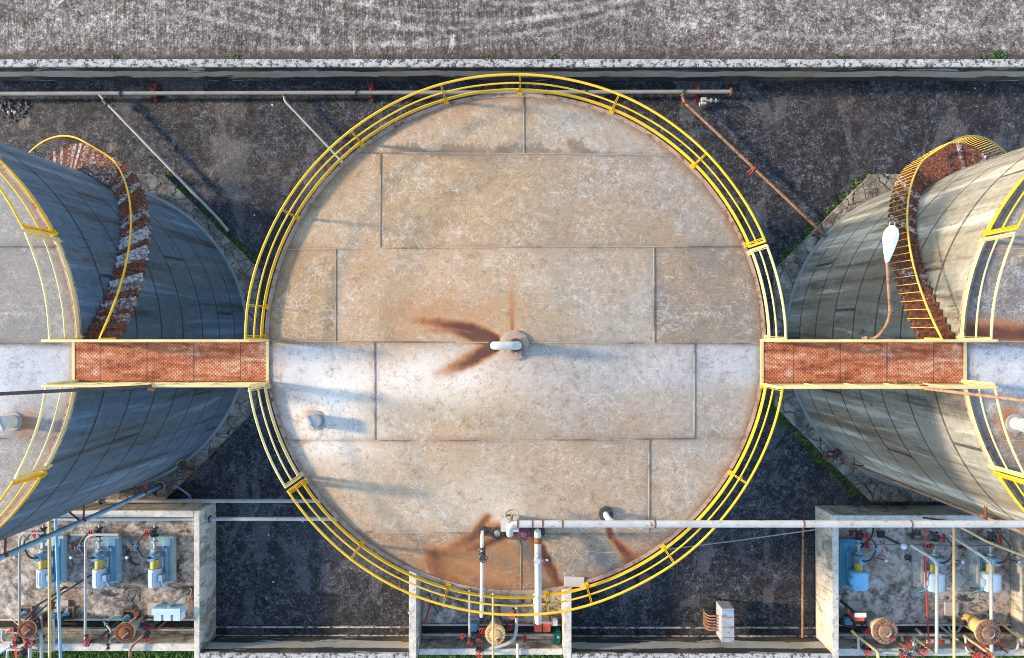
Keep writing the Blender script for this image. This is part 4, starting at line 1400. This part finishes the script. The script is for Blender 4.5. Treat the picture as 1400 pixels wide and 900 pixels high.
# ------------------------------------------------------------------ pumps
def make_pump(px, py, mir, label, plinth, rail, motor, boxy, grp):
    o = W(px, py, .30)
    o.z = .012
    t = thing('pump', label, 'pump', o, grp)
    sx = -1 if mir else 1
    def L(x, y, z):
        return Vector((o.x + x * sx, o.y + y, o.z + z))
    def bx(mb, x0, x1, y0, y1, z0, z1, bev=.012):
        a, b = sorted((x0 * sx, x1 * sx))
        return mb.box(o.x + a, o.x + b, o.y + y0, o.y + y1, o.z + z0, o.z + z1, bev)
    bx(MB(), -.52, .52, -1.0, 1.0, 0, .26, .025).build('plinth', M[plinth], t)
    bx(bx(MB(), .12, .40, -.92, .90, .262, .30), .20, .30, -.80, .55, .302, .42).build('drip_tray', M[rail], t)
    bx(bx(MB(), -.34, -.28, -.95, .6, .262, .40), .10 - .0, .16, -.95, .6, .262, .40).build('base_frame', M['blue_grey'], t)
    ax, az = -.08, .66
    mo = MB()
    if boxy:
        pr = []
        hw, hz = .36, .27
        for (y, s) in ((-.98, .86), (-.90, 1.0), (-.26, 1.0), (-.20, .80)):
            pr.append((y, s))
        vs = []
        nn = 20
        for y, s in pr:
            for k in range(nn):
                a = 2 * PI * k / nn
                ca, sa = math.cos(a), math.sin(a)
                e_ = .55
                vs.append(L(ax + hw * s * math.copysign(abs(ca) ** e_, ca), y, az + hz * s * math.copysign(abs(sa) ** e_, sa)))
        fs = [(i * nn + k, i * nn + (k + 1) % nn, (i + 1) * nn + (k + 1) % nn, (i + 1) * nn + k) for i in range(3) for k in range(nn)]
        if not mir:
            fs = [f[::-1] for f in fs]
        mo.add(vs, fs, True)
        mo.f += [tuple(range(nn)), tuple(range(3 * nn, 4 * nn))]
        mo.sm += [False, False]
    else:
        mo.cyl(L(ax, -.96, az), L(ax, -.24, az), .245, seg=24)
        mo.cyl(L(ax, -1.0, az), L(ax, -.96, az), .225, seg=24)
        for k in range(16):
            a = 2 * PI * k / 16
            p = L(ax + .245 * math.cos(a), -.9, az + .245 * math.sin(a))
            mo.cyl(p, p + Vector((0, .55, 0)), .014, seg=6)
    mot = mo.build('motor', M[motor], t)
    tb = MB()
    bx(tb, .14, .34, -.72, -.46, .60, .86, .02)
    tb.build('terminal_box', M['blue_grey' if not boxy else motor], mot)
    wv = MB()
    for k in range(3):
        wv.tube([L(.26, -.70, .78), L(.30 + .03 * k, -.95, .75), L(.22 + .07 * k, -1.15, .35), L(.20 + .10 * k, -1.28 - .03 * k, .03)], .022, 8, .15)
    wv.build('cable', M['motorwhite' if not boxy else 'tealpad'], mot)
    MB().cyl(L(ax, -.22, az), L(ax, .15, az), .165, seg=20).build('coupling_guard', M['guard'], t)
    cs = MB()
    cs.tube([L(ax, .16, az), L(ax, .22, az), L(ax, .30, az), L(ax, .40, az), L(ax, .47, az)], [.12, .17, .22, .20, .11], 18)
    cs.flange(L(ax, .24, az), (0, 1, 0), .24, .04, 8)
    cs.cyl(L(ax, .33, az), L(ax, .33, az + .36), .085, seg=14)
    cs.flange(L(ax, .33, az + .36), (0, 0, 1), .17, .05, 8)
    bx(cs, ax - .17, ax + .17, .18, .42, .26, .48)
    cs.build('pump_casing', M['blue_grey'], t)
    suc = MB().tube([L(ax, .46, az), L(ax, 1.62, az - .02)], .060, 12).flange(L(ax, .56, az), (0, 1, 0), .13, .05).flange(L(ax, .90, az), (0, 1, 0), .12, .05).build('suction_pipe', M['white'], t)
    valve(t, L(ax, 1.30, az), (0, 1, 0), (-sx * .65, 0, .8), .11, 'red', .17)
    MB().tube([L(ax, .33, az + .38), L(ax - .0, .33, az + .50), L(ax - .30, .40, az + .46), L(ax - .55, .80, az + .40), L(ax - .52, 1.05, az + .40), L(ax - .15, 1.45, az + .42)], .040, 10, .12).build('discharge_pipe', M['cast'], t)
    valve(t, L(ax - .55, .78, az + .40), (0, 1, 0), (-sx * .8, 0, .6), .065, 'red', .09, 'blue_grey')
    MB().tube([L(ax - .45, .45, az + .3), L(ax - .70, .38, az + .2), L(ax - .98, .32, az + .25)], .024, 8).build('gauge_line', M['cast'], t)
    MB().lathe([(.03, -.03), (.06, -.03), (.06, .03), (.05, .035)], L(ax - 1.02, .31, az + .27), 16).build('gauge', M['motorwhite'], t)
    return t


make_pump(70, 765.5, False, 'white-motored pump under the riser pipe, nearest the western tank', 'palepad', 'tealpad', 'motorwhite', False, 'pumps in the western pit')
make_pump(145.5, 765.5, False, 'white-motored pump in the middle of the western pit row', 'palepad', 'blue_grey', 'motorwhite', False, 'pumps in the western pit')
make_pump(220.5, 765.5, False, 'white-motored pump next to the eastern wall of the western pit', 'palepad', 'blue_grey', 'motorwhite', False, 'pumps in the western pit')
make_pump(1165, 769.5, True, 'pump with blue motor cover on a blue plinth beside the wall', 'tealpad', 'tealpad', 'bluepaint', True, 'pumps in the eastern pit')
make_pump(1267.5, 771.5, True, 'pale-blue cowled pump beside the red hose in the eastern pit', 'whitepad', 'whitepad', 'motorwhite', True, 'pumps in the eastern pit')
make_pump(1343.5, 771.5, True, 'pale-blue cowled pump at the far eastern end of the pit', 'whitepad', 'whitepad', 'motorwhite', True, 'pumps in the eastern pit')

# ------------------------------------------------------------------ strainers: upright filter vessels
def strainer(px, py, h, r, fr, label, body, flmat, extra=True):
    o = W(px, py, h)
    t = thing('filter_vessel', label, 'filter vessel', (o.x, o.y, .012), 'upright filter vessels in the pump pits')
    c = Vector((o.x, o.y, .012))
    MB().lathe([(r * .85, .30), (r, .42), (r, h - .12)], c, 24).build('body', M[body], t)
    for k in range(3):
        a = k * 2 * PI / 3 + .5
        p = c + Vector((math.cos(a) * r * .85, math.sin(a) * r * .85, 0))
        MB().box(p.x - .04, p.x + .04, p.y - .04, p.y + .04, .012, .5).build('leg', M['cast'], t)
    f = MB().flange(c + Vector((0, 0, h - .14)), (0, 0, 1), fr, .07, 18).build('body_flange', M['tan'], t)
    l = MB().flange(c + Vector((0, 0, h - .06)), (0, 0, 1), fr, .06, 18)
    l.lathe([(fr * .55, h - .03), (fr * .5, h + .02), (fr * .12, h + .05)], c, 20)
    l = l.build('lid', M[flmat], t)
    MB().tube([c + Vector((.02, -.16, h + .0)), c + Vector((.02, -.16, h + .12)), c + Vector((.14, .0, h + .14)), c + Vector((.2, .04, h))], .018, 6, .06).build('lifting_lug', M['white'], l)
    valve(t, c + Vector((fr * .35, -fr * .35, h + .12)), (1, .3, 0), (0, 0, 1), .045, 'red', .06)
    d = Vector((1, 0, 0)) if px < 700 else Vector((-1, 0, 0))
    MB().tube([c + Vector((0, 0, .7)), c + d * .8 + Vector((0, 0, .7)), c + d * .8 + Vector((0, 0, .05))], .075, 12, .15).flange(c + d * .5 + Vector((0, 0, .7)), d, .15, .05).build('inlet_pipe', M['cast'], t)
    valve(t, c - d * (r + .28) + Vector((0, -.05, .7)), d, (0, 0, 1), .085, 'red', .12)
    # square stand foot
    MB().box(o.x + .5 * d.x - .3, o.x + .5 * d.x + .3, o.y + .05, o.y + .65, .0125, .10, .01).build('foot_slab', M['debris'], t)
    return t


strainer(169, 866, 1.55, .24, .40, 'grey filter vessel with rusty bolted lid near the control panel', 'grey_pipe', 'rust')
strainer(35, 862, 1.55, .24, .36, 'dark filter vessel amid the pipe cluster under the tan pole', 'cast', 'rust')
strainer(677, 868, 1.45, .27, .42, 'filter vessel with tan bolted lid in the middle pit', 'grey_pipe', 'tan')
strainer(1211, 864, 1.65, .33, .52, 'stout filter vessel with tan bolted lid beside the red box', 'grey_pipe', 'rust_pipe')
strainer(1352, 866, 1.65, .31, .50, 'filter vessel with brown lid standing in the oil stain', 'tan', 'rust_pipe')

# control panel on a post
p = W(259, 807, 0)
t = thing('control_panel', 'pale blue control panel of three boxes on a leaning post', 'control panel', (p.x, p.y, .012))
zt_ = 1.75
q = W(232, 832, zt_)
MB().box(p.x - .05, p.x + .05, p.y - .03, p.y + .03, .012, zt_ + .05, .005).build('post', M['blue_grey'], t)
MB().box(p.x - .3, p.x + .3, p.y - .2, p.y + .2, .0125, .06).build('foot_plate', M['cast'], t)
MB().box(p.x - .62, p.x + .52, p.y - .26, p.y - .02, zt_ - .35, zt_ + .06, .008).build('back_board', M['blue_grey'], t)
MB().box(p.x - .66, p.x + .50, p.y - .30, p.y - .05, zt_ + .064, zt_ + .10, .008).build('canopy', M['motorwhite'], t)
for k in range(3):
    x = p.x - .62 + k * .39
    MB().box(x, x + .32, p.y - .58, p.y - .265, zt_ - .40, zt_ + .03, .02).build('switch_box', M['motorwhite'], t)
MB().tube([(p.x + .4, p.y - .1, 1.2), (p.x + .45, p.y + .1, .9), (p.x + .25, p.y + .12, .3), (p.x + .05, p.y + .1, .05)], .02, 8, .2).build('cable', M['white'], t)

# overhead and low pipes in the western pit
def opipe(label, path, r, mat, name='service_pipe', valves=(), grp='service pipes in the western pit', fil=.14):
    pts = PW(path)
    o = MB().tube(pts, r, 10, fil).build(name, M[mat])
    tag(o, label, 'pipe', grp)
    for (vx, vy, vz, ax, st) in valves:
        valve(o, W(vx, vy, vz), ax, st, max(.06, r * 1.4), 'red')
    return o


opipe('grey service pipe bending south beside the first western pump', [(60, 729, 1.3), (32, 729, 1.3), (27, 736, 1.3), (26.5, 862, 1.3), (27, 862, .1)], .05, 'grey_pipe')
opipe('white service pipe bending south between two western pumps', [(162, 731, 1.3), (126, 731, 1.3), (117, 738, 1.3), (116.5, 875, 1.3), (116, 875, .2)], .05, 'white', valves=[(118, 872, 1.3, (0, 1, 0), (.7, 0, .7))])
opipe('straight tan pole-like pipe over the first western pump', [(69, 706, .1), (67.5, 708, 2.6), (68, 930, 2.6)], .055, 'tan')
opipe('straight blue-grey pipe over the first western pump plinth', [(79, 704, .1), (76, 704, 2.6), (84, 930, 2.6)], .055, 'blue_grey')
opipe('white header between the western pump valves', [(18, 728, .95), (60, 728, .95)], .04, 'white', fil=0)
opipe('cream header between two western pump valves', [(97, 731, .95), (160, 731, .95)], .04, 'white', fil=0)
opipe('dark conduit slanting over the western pit floor', [(125, 786, .15), (75, 818, .5), (40, 848, 1.3)], .035, 'cast')
opipe('dark bent pipe crossing the western kerb beside the control panel', [(212, 852, .5), (196, 869, 1.0), (178, 886, 1.1), (177, 920, 1.1)], .055, 'rust_pipe', valves=[(200, 868, .9, (1, 1, 0), (.6, -.6, .6)), (205, 857, .6, (1, 1, 0), (.6, .3, .6))])
opipe('dark slanting pipe reaching the kerb under the white service pipe', [(162, 850, .4), (140, 869, .9), (117, 882, 1.1)], .05, 'cast', valves=[(122, 879, 1.1, (1, 1, 0), (0, .3, 1))])
opipe('U-shaped white pipe at the western end of the kerb', [(4, 862, 1.1), (3, 872, 1.1), (5, 878, 1.1), (24, 878.5, 1.1)], .06, 'white', valves=[(24, 877, 1.1, (1, 0, 0), (0, -.3, 1))])
opipe('white elbow pipe nearest the tan pole crossing the kerb', [(44, 863, 1.2), (53, 863, 1.2), (56.5, 867, 1.2), (57, 930, 1.2)], .065, 'white', valves=[(46, 860, 1.2, (1, 0, 0), (0, .4, 1))])
opipe('white pipe crossing the kerb among red handwheels', [(41, 866, 1.3), (41, 930, 1.3)], .07, 'white', valves=[(37, 878, 1.3, (0, 1, 0), (.7, 0, .7)), (34, 890, 1.1, (0, 1, 0), (-.6, 0, .8))])
opipe('thin white rail-like pipe along the grass edge', [(73, 846, 1.0), (73.5, 886, 1.0), (70, 891, 1.0), (12, 888, 1.0), (10, 891, 1.0), (9.5, 930, 1.0)], .05, 'white')
opipe('blue-grey pipe slanting out of the photo corner', [(24, 878, .9), (-20, 905, .9)], .07, 'blue_grey', fil=0)
opipe('short dark pipe in the western pipe cluster', [(90, 838, .2), (70, 850, .6), (18, 872, 1.0)], .04, 'rust_pipe', valves=[(33, 854, 1.1, (1, 1, 0), (0, .2, 1)), (22, 860, 1.1, (1, 0, 0), (-.3, .2, 1)), (27, 871, 1.15, (0, 1, 0), (-.5, 0, 1))])
opipe('short blue-grey stub pipe behind the pipe cluster', [(72, 826, .9), (72, 856, .9), (72, 856, .1)], .055, 'blue_grey', valves=[(73, 828, .9, (0, 1, 0), (.3, 0, 1))], fil=.1)
tag(MB().tube([W(150, 847, 1.4)] + [W(158 + 10 * math.cos(a), 850 + 7 * math.sin(a), 1.5) for a in np.linspace(-3.0, .5, 12)] + [W(168, 858, 1.3)], .022, 8).build('hose', M['green']), 'dark green hose looped over the rusty lid by the control panel', 'hose')
tag(MB().tube([W(33, 850, 1.3), W(45, 834, 1.2), W(56, 824, 1.0), W(66, 819, .9), W(90, 802, .2)], .04, 8, .3).build('hose', M['cast']), 'thick dark hose arching through the western pipe cluster', 'hose')
tag(MB().prism([tuple(W(x, y, 0).xy) for x, y in ((168.5, 803), (171, 800), (189, 801), (192, 804), (191, 822), (187, 824), (171, 822), (168, 818))], .0125, .03).build('floor_hatch', M['apron']), 'rounded square concrete hatch in the western pit floor', 'hatch')
for i, (x, y) in enumerate(((205, 888), (60, 888))):
    pass
for (x, y, w_) in ((92, 824, .22), (100, 838, .26), (36, 836, .22), (172, 842, .26), (213, 851, .22)):
    pass
stands = ((93, 838, 'rust-rimmed square pipe footing east of the tan pole'), (36, 838, 'small pale pipe footing at the western edge of the pit'),
          (176, 843, 'ochre-rimmed pipe footing behind the green hose'))
for x, y, lab in stands:
    q = W(x, y, .1)
    s = MB()
    for (u0, u1, v0, v1) in ((-.28, .28, .20, .28), (-.28, .28, -.28, -.20), (-.28, -.20, -.198, .198), (.20, .28, -.198, .198)):
        s.box(q.x + u0, q.x + u1, q.y + v0, q.y + v1, .0125, .14, .01)
    o = tag(s.build('pipe_footing', M['rust_pipe']), lab, 'footing', 'square pipe footings in the western pit')
    MB().tube([(q.x, q.y, .0125), (q.x, q.y, .30), (q.x - .1, q.y - .04, .36)], .07, 12, .1).flange((q.x, q.y, .2), (0, 0, 1), .13).build('stub', M['blue_grey'], o)

# ------------------------------------------------------------------ middle pit
g2 = 'service pipes in the middle pit'
opipe('thin pale pipe down to a red valve west of the middle vessel', [(642, 800, .9), (642, 872, 1.1), (642, 872, .3)], .045, 'white', grp=g2, valves=[(642, 876, 1.1, (0, 1, 0), (.2, -.3, 1)), (633, 870, 1.0, (0, 1, 0), (-.1, .5, 1))])
opipe('tan overhead pipe passing above the middle filter vessel', [(674, 800, 2.2), (674, 930, 2.2)], .045, 'tan', grp=g2)
opipe('white pipe curving along the kerb of the middle pit', [(706.5, 830, 1.0), (706, 868, 1.0), (698, 880, 1.0), (662, 889, 1.0)], .07, 'white', grp=g2, fil=.5, valves=[(656, 887, 1.0, (1, 0, 0), (0, -.4, 1)), (704, 838, 1.0, (0, 1, 0), (-.5, 0, 1))])
opipe('thin white pipe crossing the kerb east of the middle vessel', [(707.5, 880, 1.0), (708.5, 930, 1.0)], .055, 'ivory', grp=g2)
opipe('short pipe with red handwheel west of the middle vessel', [(645, 869, .9), (668, 869, .9)], .05, 'rust_pipe', grp=g2, fil=0, valves=[(655, 870, .9, (1, 0, 0), (0, -.5, 1))])
opipe('short branch with red handwheel east of the middle vessel', [(688, 862, .9), (706, 858, .9)], .045, 'cast', grp=g2, fil=0, valves=[(697, 859, .9, (1, 0, 0), (0, .5, 1))])
opipe('upright stub with red handwheel on the middle kerb', [(718, 866, .1), (718, 878, 1.0)], .04, 'blue_grey', grp=g2, fil=0, valves=[(717.5, 874, 1.0, (0, 1, 0), (0, .6, .8))])
opipe('long blue-grey pipe lying along the middle gutter', [(574, 879, .25), (766, 879, .25)], .06, 'blue_grey', grp=g2, fil=0)
p = W(762, 866, 0)
t = thing('drum', 'green plastic drum with white cap in the middle pit', 'drum', (p.x, p.y, .012))
MB().box(p.x - .18, p.x + .18, p.y - .30, p.y + .30, .0125, .52, .09).build('body', M['green'], t)
MB().lathe([(.05, .515), (.05, .57), (.03, .575)], (p.x, p.y + .08, 0), 14).build('cap', M['lamp'], t)
MB().tube([(p.x, p.y - .2, .5), (p.x, p.y - .16, .58), (p.x, p.y - .02, .58), (p.x, p.y + .0, .5)], .022, 8, .05).build('handle', M['green'], t)
p = W(741, 846, 0)
t = thing('fire_extinguisher_box', 'red box unit with two faces under the thick white pipe', 'box', (p.x, p.y, .012))
for dx in (-.36, .0):
    MB().box(p.x + dx, p.x + dx + .33, p.y - .22, p.y + .18, .35, .82, .02).build('cabinet', M['orange'], t)
MB().box(p.x - .40, p.x + .38, p.y + .185, p.y + .22, .30, .90).build('board', M['debris'], t)
for dx in (-.34, .28):
    MB().box(p.x + dx, p.x + dx + .06, p.y + .225, p.y + .28, .0125, .9).build('leg', M['cast'], t)
p = W(757, 842, 0)
t = thing('meter_box', 'small white meter box on thin legs beside the red box', 'box', (p.x, p.y, .012))
MB().box(p.x - .10, p.x + .12, p.y - .14, p.y + .10, .5, .72, .015).build('case', M['lamp'], t)
for dx in (-.06, .08):
    MB().cyl((p.x + dx, p.y, .0125), (p.x + dx, p.y, .5), .015, seg=6).build('leg', M['grey_pipe'], t)
q0, q1 = W(588, 828, .5), W(581, 852, .9)
t = thing('valve_bar', 'red and black valve key leaning in the middle pit', 'tool', (q0.x, q0.y, .012))
MB().tube([(q0.x, q0.y, .03), q0 + Vector((0, 0, 0)), q1], .04, 8).build('shaft', M['red'], t)
MB().tube([q0 + Vector((-.1, .4, -.3)), q0 + Vector((.1, .1, .0)), q0 + Vector((.35, -.35, 0))], .025, 8).build('handle', M['black'], t)
p = W(648, 850, 0)
t = thing('motor_starter', 'small dark blue motor box west of the middle filter vessel', 'box', (p.x, p.y, .012))
MB().box(p.x - .17, p.x + .17, p.y - .18, p.y + .18, .25, .60, .02).build('case', M['tealpad'], t)
MB().box(p.x - .24, p.x + .24, p.y - .26, p.y + .26, .0125, .25, .02).build('plinth', M['debris'], t)

# ------------------------------------------------------------------ eastern pit
g3 = 'service pipes in the eastern pit'
opipe('white overhead pipe beside the red hose running south', [(1246, 746, 1.35), (1276, 764, 1.35), (1281, 772, 1.35), (1280.5, 892, 1.35), (1280, 892, .2)], .066, 'white', grp=g3, fil=.2)
opipe('white overhead pipe before the far eastern filter vessel', [(1296, 730, 1.0), (1347, 763, 1.35), (1355, 770, 1.35), (1355.5, 890, 1.35), (1355, 890, .2)], .066, 'white', grp=g3, fil=.2)
opipe('straight yellow pipe running south across the eastern pit', [(1304, 715, 2.4), (1304.5, 930, 2.4)], .05, 'tan', grp=g3)
tag(MB().tube(PW([(1264, 718, 1.2), (1265, 760, 1.1), (1267, 820, .6), (1270, 884, 1.0)]), .035, 8, .5).build('hose', M['red']), 'red hose hanging south past the middle cowled pump', 'hose')
opipe('grey header pipe crossing behind the eastern pumps', [(1178, 745, .55), (1385, 748, .55)], .055, 'grey_pipe', grp=g3, fil=0, valves=[(1182, 746, .6, (1, 0, 0), (0, .3, 1)), (1268, 747, .7, (1, 0, 0), (.1, .3, 1)), (1316, 748, .8, (1, 0, 0), (0, .2, 1))])
opipe('tan pipe slanting from the eastern tank toward the wall', [(1312, 720, 1.6), (1350, 741, 1.6), (1420, 768, 1.6)], .05, 'tan', grp=g3)
opipe('black pipe slanting from a floor box to the header', [(1204, 731, .2), (1235, 747, .5)], .05, 'cast', grp=g3, fil=0)
q = W(1203, 730, 0)
tag(MB().box(q.x - .14, q.x + .14, q.y - .13, q.y + .13, .0125, .16, .01).build('floor_box', M['cast']), 'small black floor box north of the blue pump', 'box')
q = W(1235.5, 747, .6)
tag(MB().lathe([(.05, -.1), (.12, -.06), (.13, .04), (.06, .10)], q, 14).build('wrapped_joint', M['lamp']), 'white cloth-wrapped joint on the eastern header pipe', 'joint')
opipe('dark loop pipe behind the blue pump', [(1194, 722, .5), (1193, 733, .6), (1186, 741, .6), (1178, 745, .6)], .035, 'cast', grp=g3, valves=[(1163, 729, .5, (0, 1, 0), (.1, .1, 1)), (1175, 730, .6, (0, 1, 0), (.1, .1, 1))])
opipe('ochre pipe slanting over the kerb beside the stout vessel', [(1164, 862, .9), (1172, 870, 1.0), (1200, 891, 1.1), (1203, 930, 1.1)], .06, 'tan', grp=g3, valves=[(1185, 887, .9, (1, -.6, 0), (-.3, -.3, 1)), (1183, 862, .8, (1, 0, 0), (0, .2, 1))])
opipe('cream elbow stub on the kerb beside the blue pump', [(1173, 872, 1.05), (1174, 888, 1.05), (1178, 892, 1.05), (1230, 892.5, 1.05)], .05, 'white', grp=g3, valves=[(1232, 893, 1.05, (0, 1, 0), (-.2, -.2, 1))])
opipe('ochre pipe slanting toward the kerb under the white pipe', [(1248, 871, .9), (1262, 882, 1.0), (1278, 894, 1.1)], .06, 'tan', grp=g3, valves=[(1238, 874, .9, (1, 0, 0), (0, .1, 1)), (1260, 886, 1.0, (1, -.7, 0), (-.2, -.3, 1))])
opipe('cream elbow dropping to the kerb west of the white pipe', [(1249, 873, 1.0), (1249.5, 888, 1.0), (1244, 893, 1.0)], .05, 'white', grp=g3, valves=[(1243, 896, 1.0, (0, 1, 0), (.2, -.3, 1))])
opipe('ochre pipe slanting past the brown-lidded vessel', [(1317, 869, .95), (1336, 882, 1.05), (1358, 897, 1.15), (1372, 915, 1.15)], .06, 'tan', grp=g3, valves=[(1334, 872, 1.0, (1, -.7, 0), (.1, .2, 1)), (1336, 890, 1.0, (1, -.7, 0), (-.2, -.3, 1)), (1348, 894, 1.0, (1, -.7, 0), (-.2, .3, 1))])
opipe('cream U-shaped pipe on the kerb under the ochre pipe', [(1320, 872, 1.0), (1321, 889, 1.0), (1327, 891, 1.0), (1388, 889, 1.0), (1392, 885, 1.0), (1392, 872, 1.0)], .05, 'white', grp=g3, valves=[(1330, 893, 1.0, (1, 0, 0), (-.2, -.3, 1))])
opipe('grey pipe leaning out of the oil stain', [(1285, 856, .3), (1316, 880, .9)], .05, 'grey_pipe', grp=g3, fil=0)
opipe('pale pipe leaning against the red-banded channel', [(1252, 860, .3), (1272, 877, .9)], .06, 'grey_pipe', grp=g3, fil=0)
opipe('grey pipe beside the brown-lidded vessel pointing south-east', [(1326, 837, .3), (1350, 851, .9)], .05, 'grey_pipe', grp=g3, fil=0)
opipe('cream pipe slanting to the eastern wall', [(1368, 852, .6), (1388, 868, 1.1), (1420, 880, 1.1)], .055, 'tan', grp=g3)
opipe('second grey pipe leaning out of the oil stain', [(1311, 848, .3), (1334, 863, .9)], .05, 'white', grp=g3, fil=0)
a, b = W(1270, 880, .5), W(1301, 880, .5)
t = thing('channel_beam', 'red and white banded channel lying by the eastern gutter', 'beam', (a.x, a.y, .012))
MB().box(a.x, b.x, a.y - .12, a.y + .12, .30, .42, .01).build('beam', M['lamp'], t)
MB().box(a.x + .25, b.x - .25, a.y - .124, a.y + .124, .422, .432).build('band', M['orange'], t)
for x in (a.x + .1, b.x - .2):
    MB().box(x, x + .1, a.y - .1, a.y + .1, .02, .30).build('leg', M['grey_pipe'], t)
t = thing('hose_ring', 'grey-green ring lying in the dark oil stain', 'ring', W(1305, 857, .012))
MB().torus(W(1305, 857, .06), (0, 0, 1), .24, .045, 28, 8).build('ring', M['palepad'], t)
t = thing('handwheel', 'two black spoked handwheels lying on the eastern pit floor', 'handwheels', W(1244, 764, .012))
for (x, y) in ((1240.5, 762), (1246.5, 765)):
    c = W(x, y, .05)
    h = MB().torus(c, (0, 0, 1), .11, .022, 20, 6)
    for k in range(4):
        an = k * PI / 2 + .3
        h.cyl(c, c + Vector((math.cos(an) * .11, math.sin(an) * .11, 0)), .014, seg=6)
    h.build('wheel', M['cast'], t)
# red cabinet on a post at the western wall
p = W(1150, 822, 0)
t = thing('alarm_post', 'orange-red box on a black leaning post beside the pit wall', 'box', (p.x, p.y, .012))
z1 = 1.5
q = W(1171, 848, z1)
MB().tube([(p.x, p.y, .012), (p.x + .02, p.y - .02, 1.25)], .06, 10).build('post', M['cast'], t)
MB().box(p.x - .02, p.x + .38, p.y - .34, p.y - .10, .75, 1.25, .02).build('case', M['orange'], t)
MB().box(p.x - .06, p.x + .42, p.y - .16, p.y + .02, 1.254, 1.29).build('canopy', M['lamp'], t)
t = thing('compressor', 'small dark compressor on the floor beside the orange-red box', 'compressor', W(1158, 851, .012))
c = W(1158, 852, .25)
MB().cyl(c + Vector((-.3, .08, 0)), c + Vector((.3, -.12, 0)), .14, seg=16).build('tank', M['cast'], t)
MB().box(c.x - .2, c.x + .12, c.y + .02, c.y + .3, .30, .52, .02).build('motor', M['tealpad'], t)
for dx in (-.2, .2):
    MB().box(c.x + dx - .04, c.x + dx + .04, c.y - .12, c.y + .08, .0125, .16).build('foot', M['black'], t)
# orange conduits behind the pit wall
pipe('conduit', 'ochre conduit rising from behind the pit wall to the eastern tank', [(1254, 699, .5), (1262, 698, .9), (1292, 712, 1.65), (1312, 720, 1.6)], .04, 'tan')
pipe('conduit', 'black conduit lying on the eastern pit wall cap', [(1262, 708, 1.62), (1290, 712, 1.62)], .035, 'cast', fil=0)

# ------------------------------------------------------------------ crowded little manifolds at the kerbs
def manifold(label, px, py, pipes, valves, mats):
    o = W(px, py, .9)
    t = thing('valve_manifold', label, 'valve manifold', (o.x, o.y, .05))
    for k, (path, r) in enumerate(pipes):
        pts = PW(path)
        if k < 2:
            pts.append(Vector((pts[-1].x, pts[-1].y, .05)))
        MB().tube(pts, r, 10, .1).flange(pts[0].lerp(pts[1], .35), (pts[1] - pts[0]).normalized(), r * 1.9, .03).build('pipe', M[mats[k % len(mats)]], t)
    for (x, y, z, ax, st, s) in valves:
        valve(t, W(x, y, z), ax, st, s, 'red')


manifold('crowded rusty valve manifold under the blue-grey pipe cluster', 45, 866,
         [([(12, 858, .9), (28, 866, 1.0), (60, 858, .95), (70, 846, .8)], .04), ([(30, 850, 1.2), (31, 870, 1.2), (38, 884, 1.1)], .05), ([(48, 852, 1.0), (50, 872, 1.1), (36, 880, 1.1)], .04),
          ([(20, 868, 1.1), (62, 870, 1.1)], .035), ([(56, 842, .9), (58, 866, 1.0), (66, 876, 1.0)], .045), ([(36, 858, 1.2), (52, 850, 1.2)], .035), ([(16, 846, .6), (34, 862, 1.0)], .03)],
         [(18, 862, 1.0, (1, 0, 0), (-.2, .3, 1), .05), (30, 862, 1.15, (0, 1, 0), (.5, 0, .9), .055), (50, 864, 1.05, (0, 1, 0), (.4, .2, .9), .05), (58, 872, 1.05, (1, 0, 0), (.2, -.4, 1), .055),
          (44, 878, 1.1, (1, 0, 0), (.1, -.5, 1), .05), (62, 852, .9, (0, 1, 0), (.6, .1, .8), .05), (42, 854, 1.1, (1, .3, 0), (0, .4, 1), .05)], ['rust_pipe', 'grey_pipe', 'blue_grey', 'cast', 'white'])
manifold('rusty valve manifold on the kerb between the two white eastern pipes', 1325, 884,
         [([(1308, 876, .9), (1325, 886, 1.05), (1342, 900, 1.1)], .035), ([(1338, 880, 1.0), (1352, 888, 1.1), (1362, 893, 1.1)], .04), ([(1326, 896, 1.0), (1344, 884, 1.0)], .03), ([(1360, 880, 1.0), (1378, 893, 1.1)], .035)],
         [(1321, 883, 1.05, (1, -.6, 0), (.3, .5, 1), .05), (1342, 884, 1.05, (1, -.6, 0), (-.2, .5, 1), .05), (1352, 882, 1.05, (1, -.6, 0), (.3, .2, 1), .045), (1368, 886, 1.05, (1, -.6, 0), (-.3, .3, 1), .05), (1333, 896, 1.05, (1, .5, 0), (-.2, -.4, 1), .05)], ['rust_pipe', 'tan', 'white', 'cast'])
manifold('rusty valve manifold on the kerb east of the stout vessel', 1245, 888,
         [([(1230, 880, .9), (1248, 889, 1.05), (1262, 897, 1.1)], .035), ([(1236, 894, 1.0), (1256, 884, 1.0)], .035), ([(1262, 880, 1.0), (1276, 890, 1.1)], .03)],
         [(1240, 886, 1.05, (1, -.6, 0), (-.2, .4, 1), .05), (1252, 890, 1.05, (1, -.6, 0), (.3, -.3, 1), .05), (1266, 884, 1.05, (1, -.6, 0), (.2, .4, 1), .045)], ['rust_pipe', 'grey_pipe', 'cast'])
manifold('rusty valve manifold around the lid by the control panel', 160, 858,
         [([(142, 850, .6), (152, 862, .9), (150, 880, 1.1)], .04), ([(186, 846, .4), (196, 856, .7), (212, 862, .9)], .045), ([(190, 838, .5), (184, 852, .9)], .04), ([(150, 874, 1.0), (160, 868, 1.2)], .03)],
         [(150, 870, 1.0, (0, 1, 0), (-.4, .1, .9), .055), (148, 884, 1.1, (0, 1, 0), (.2, -.5, .9), .055), (191, 840, .6, (0, 1, 0), (-.3, .4, .9), .06), (200, 860, .8, (1, -.5, 0), (.1, .5, .9), .05)], ['grey_pipe', 'rust_pipe', 'cast'])
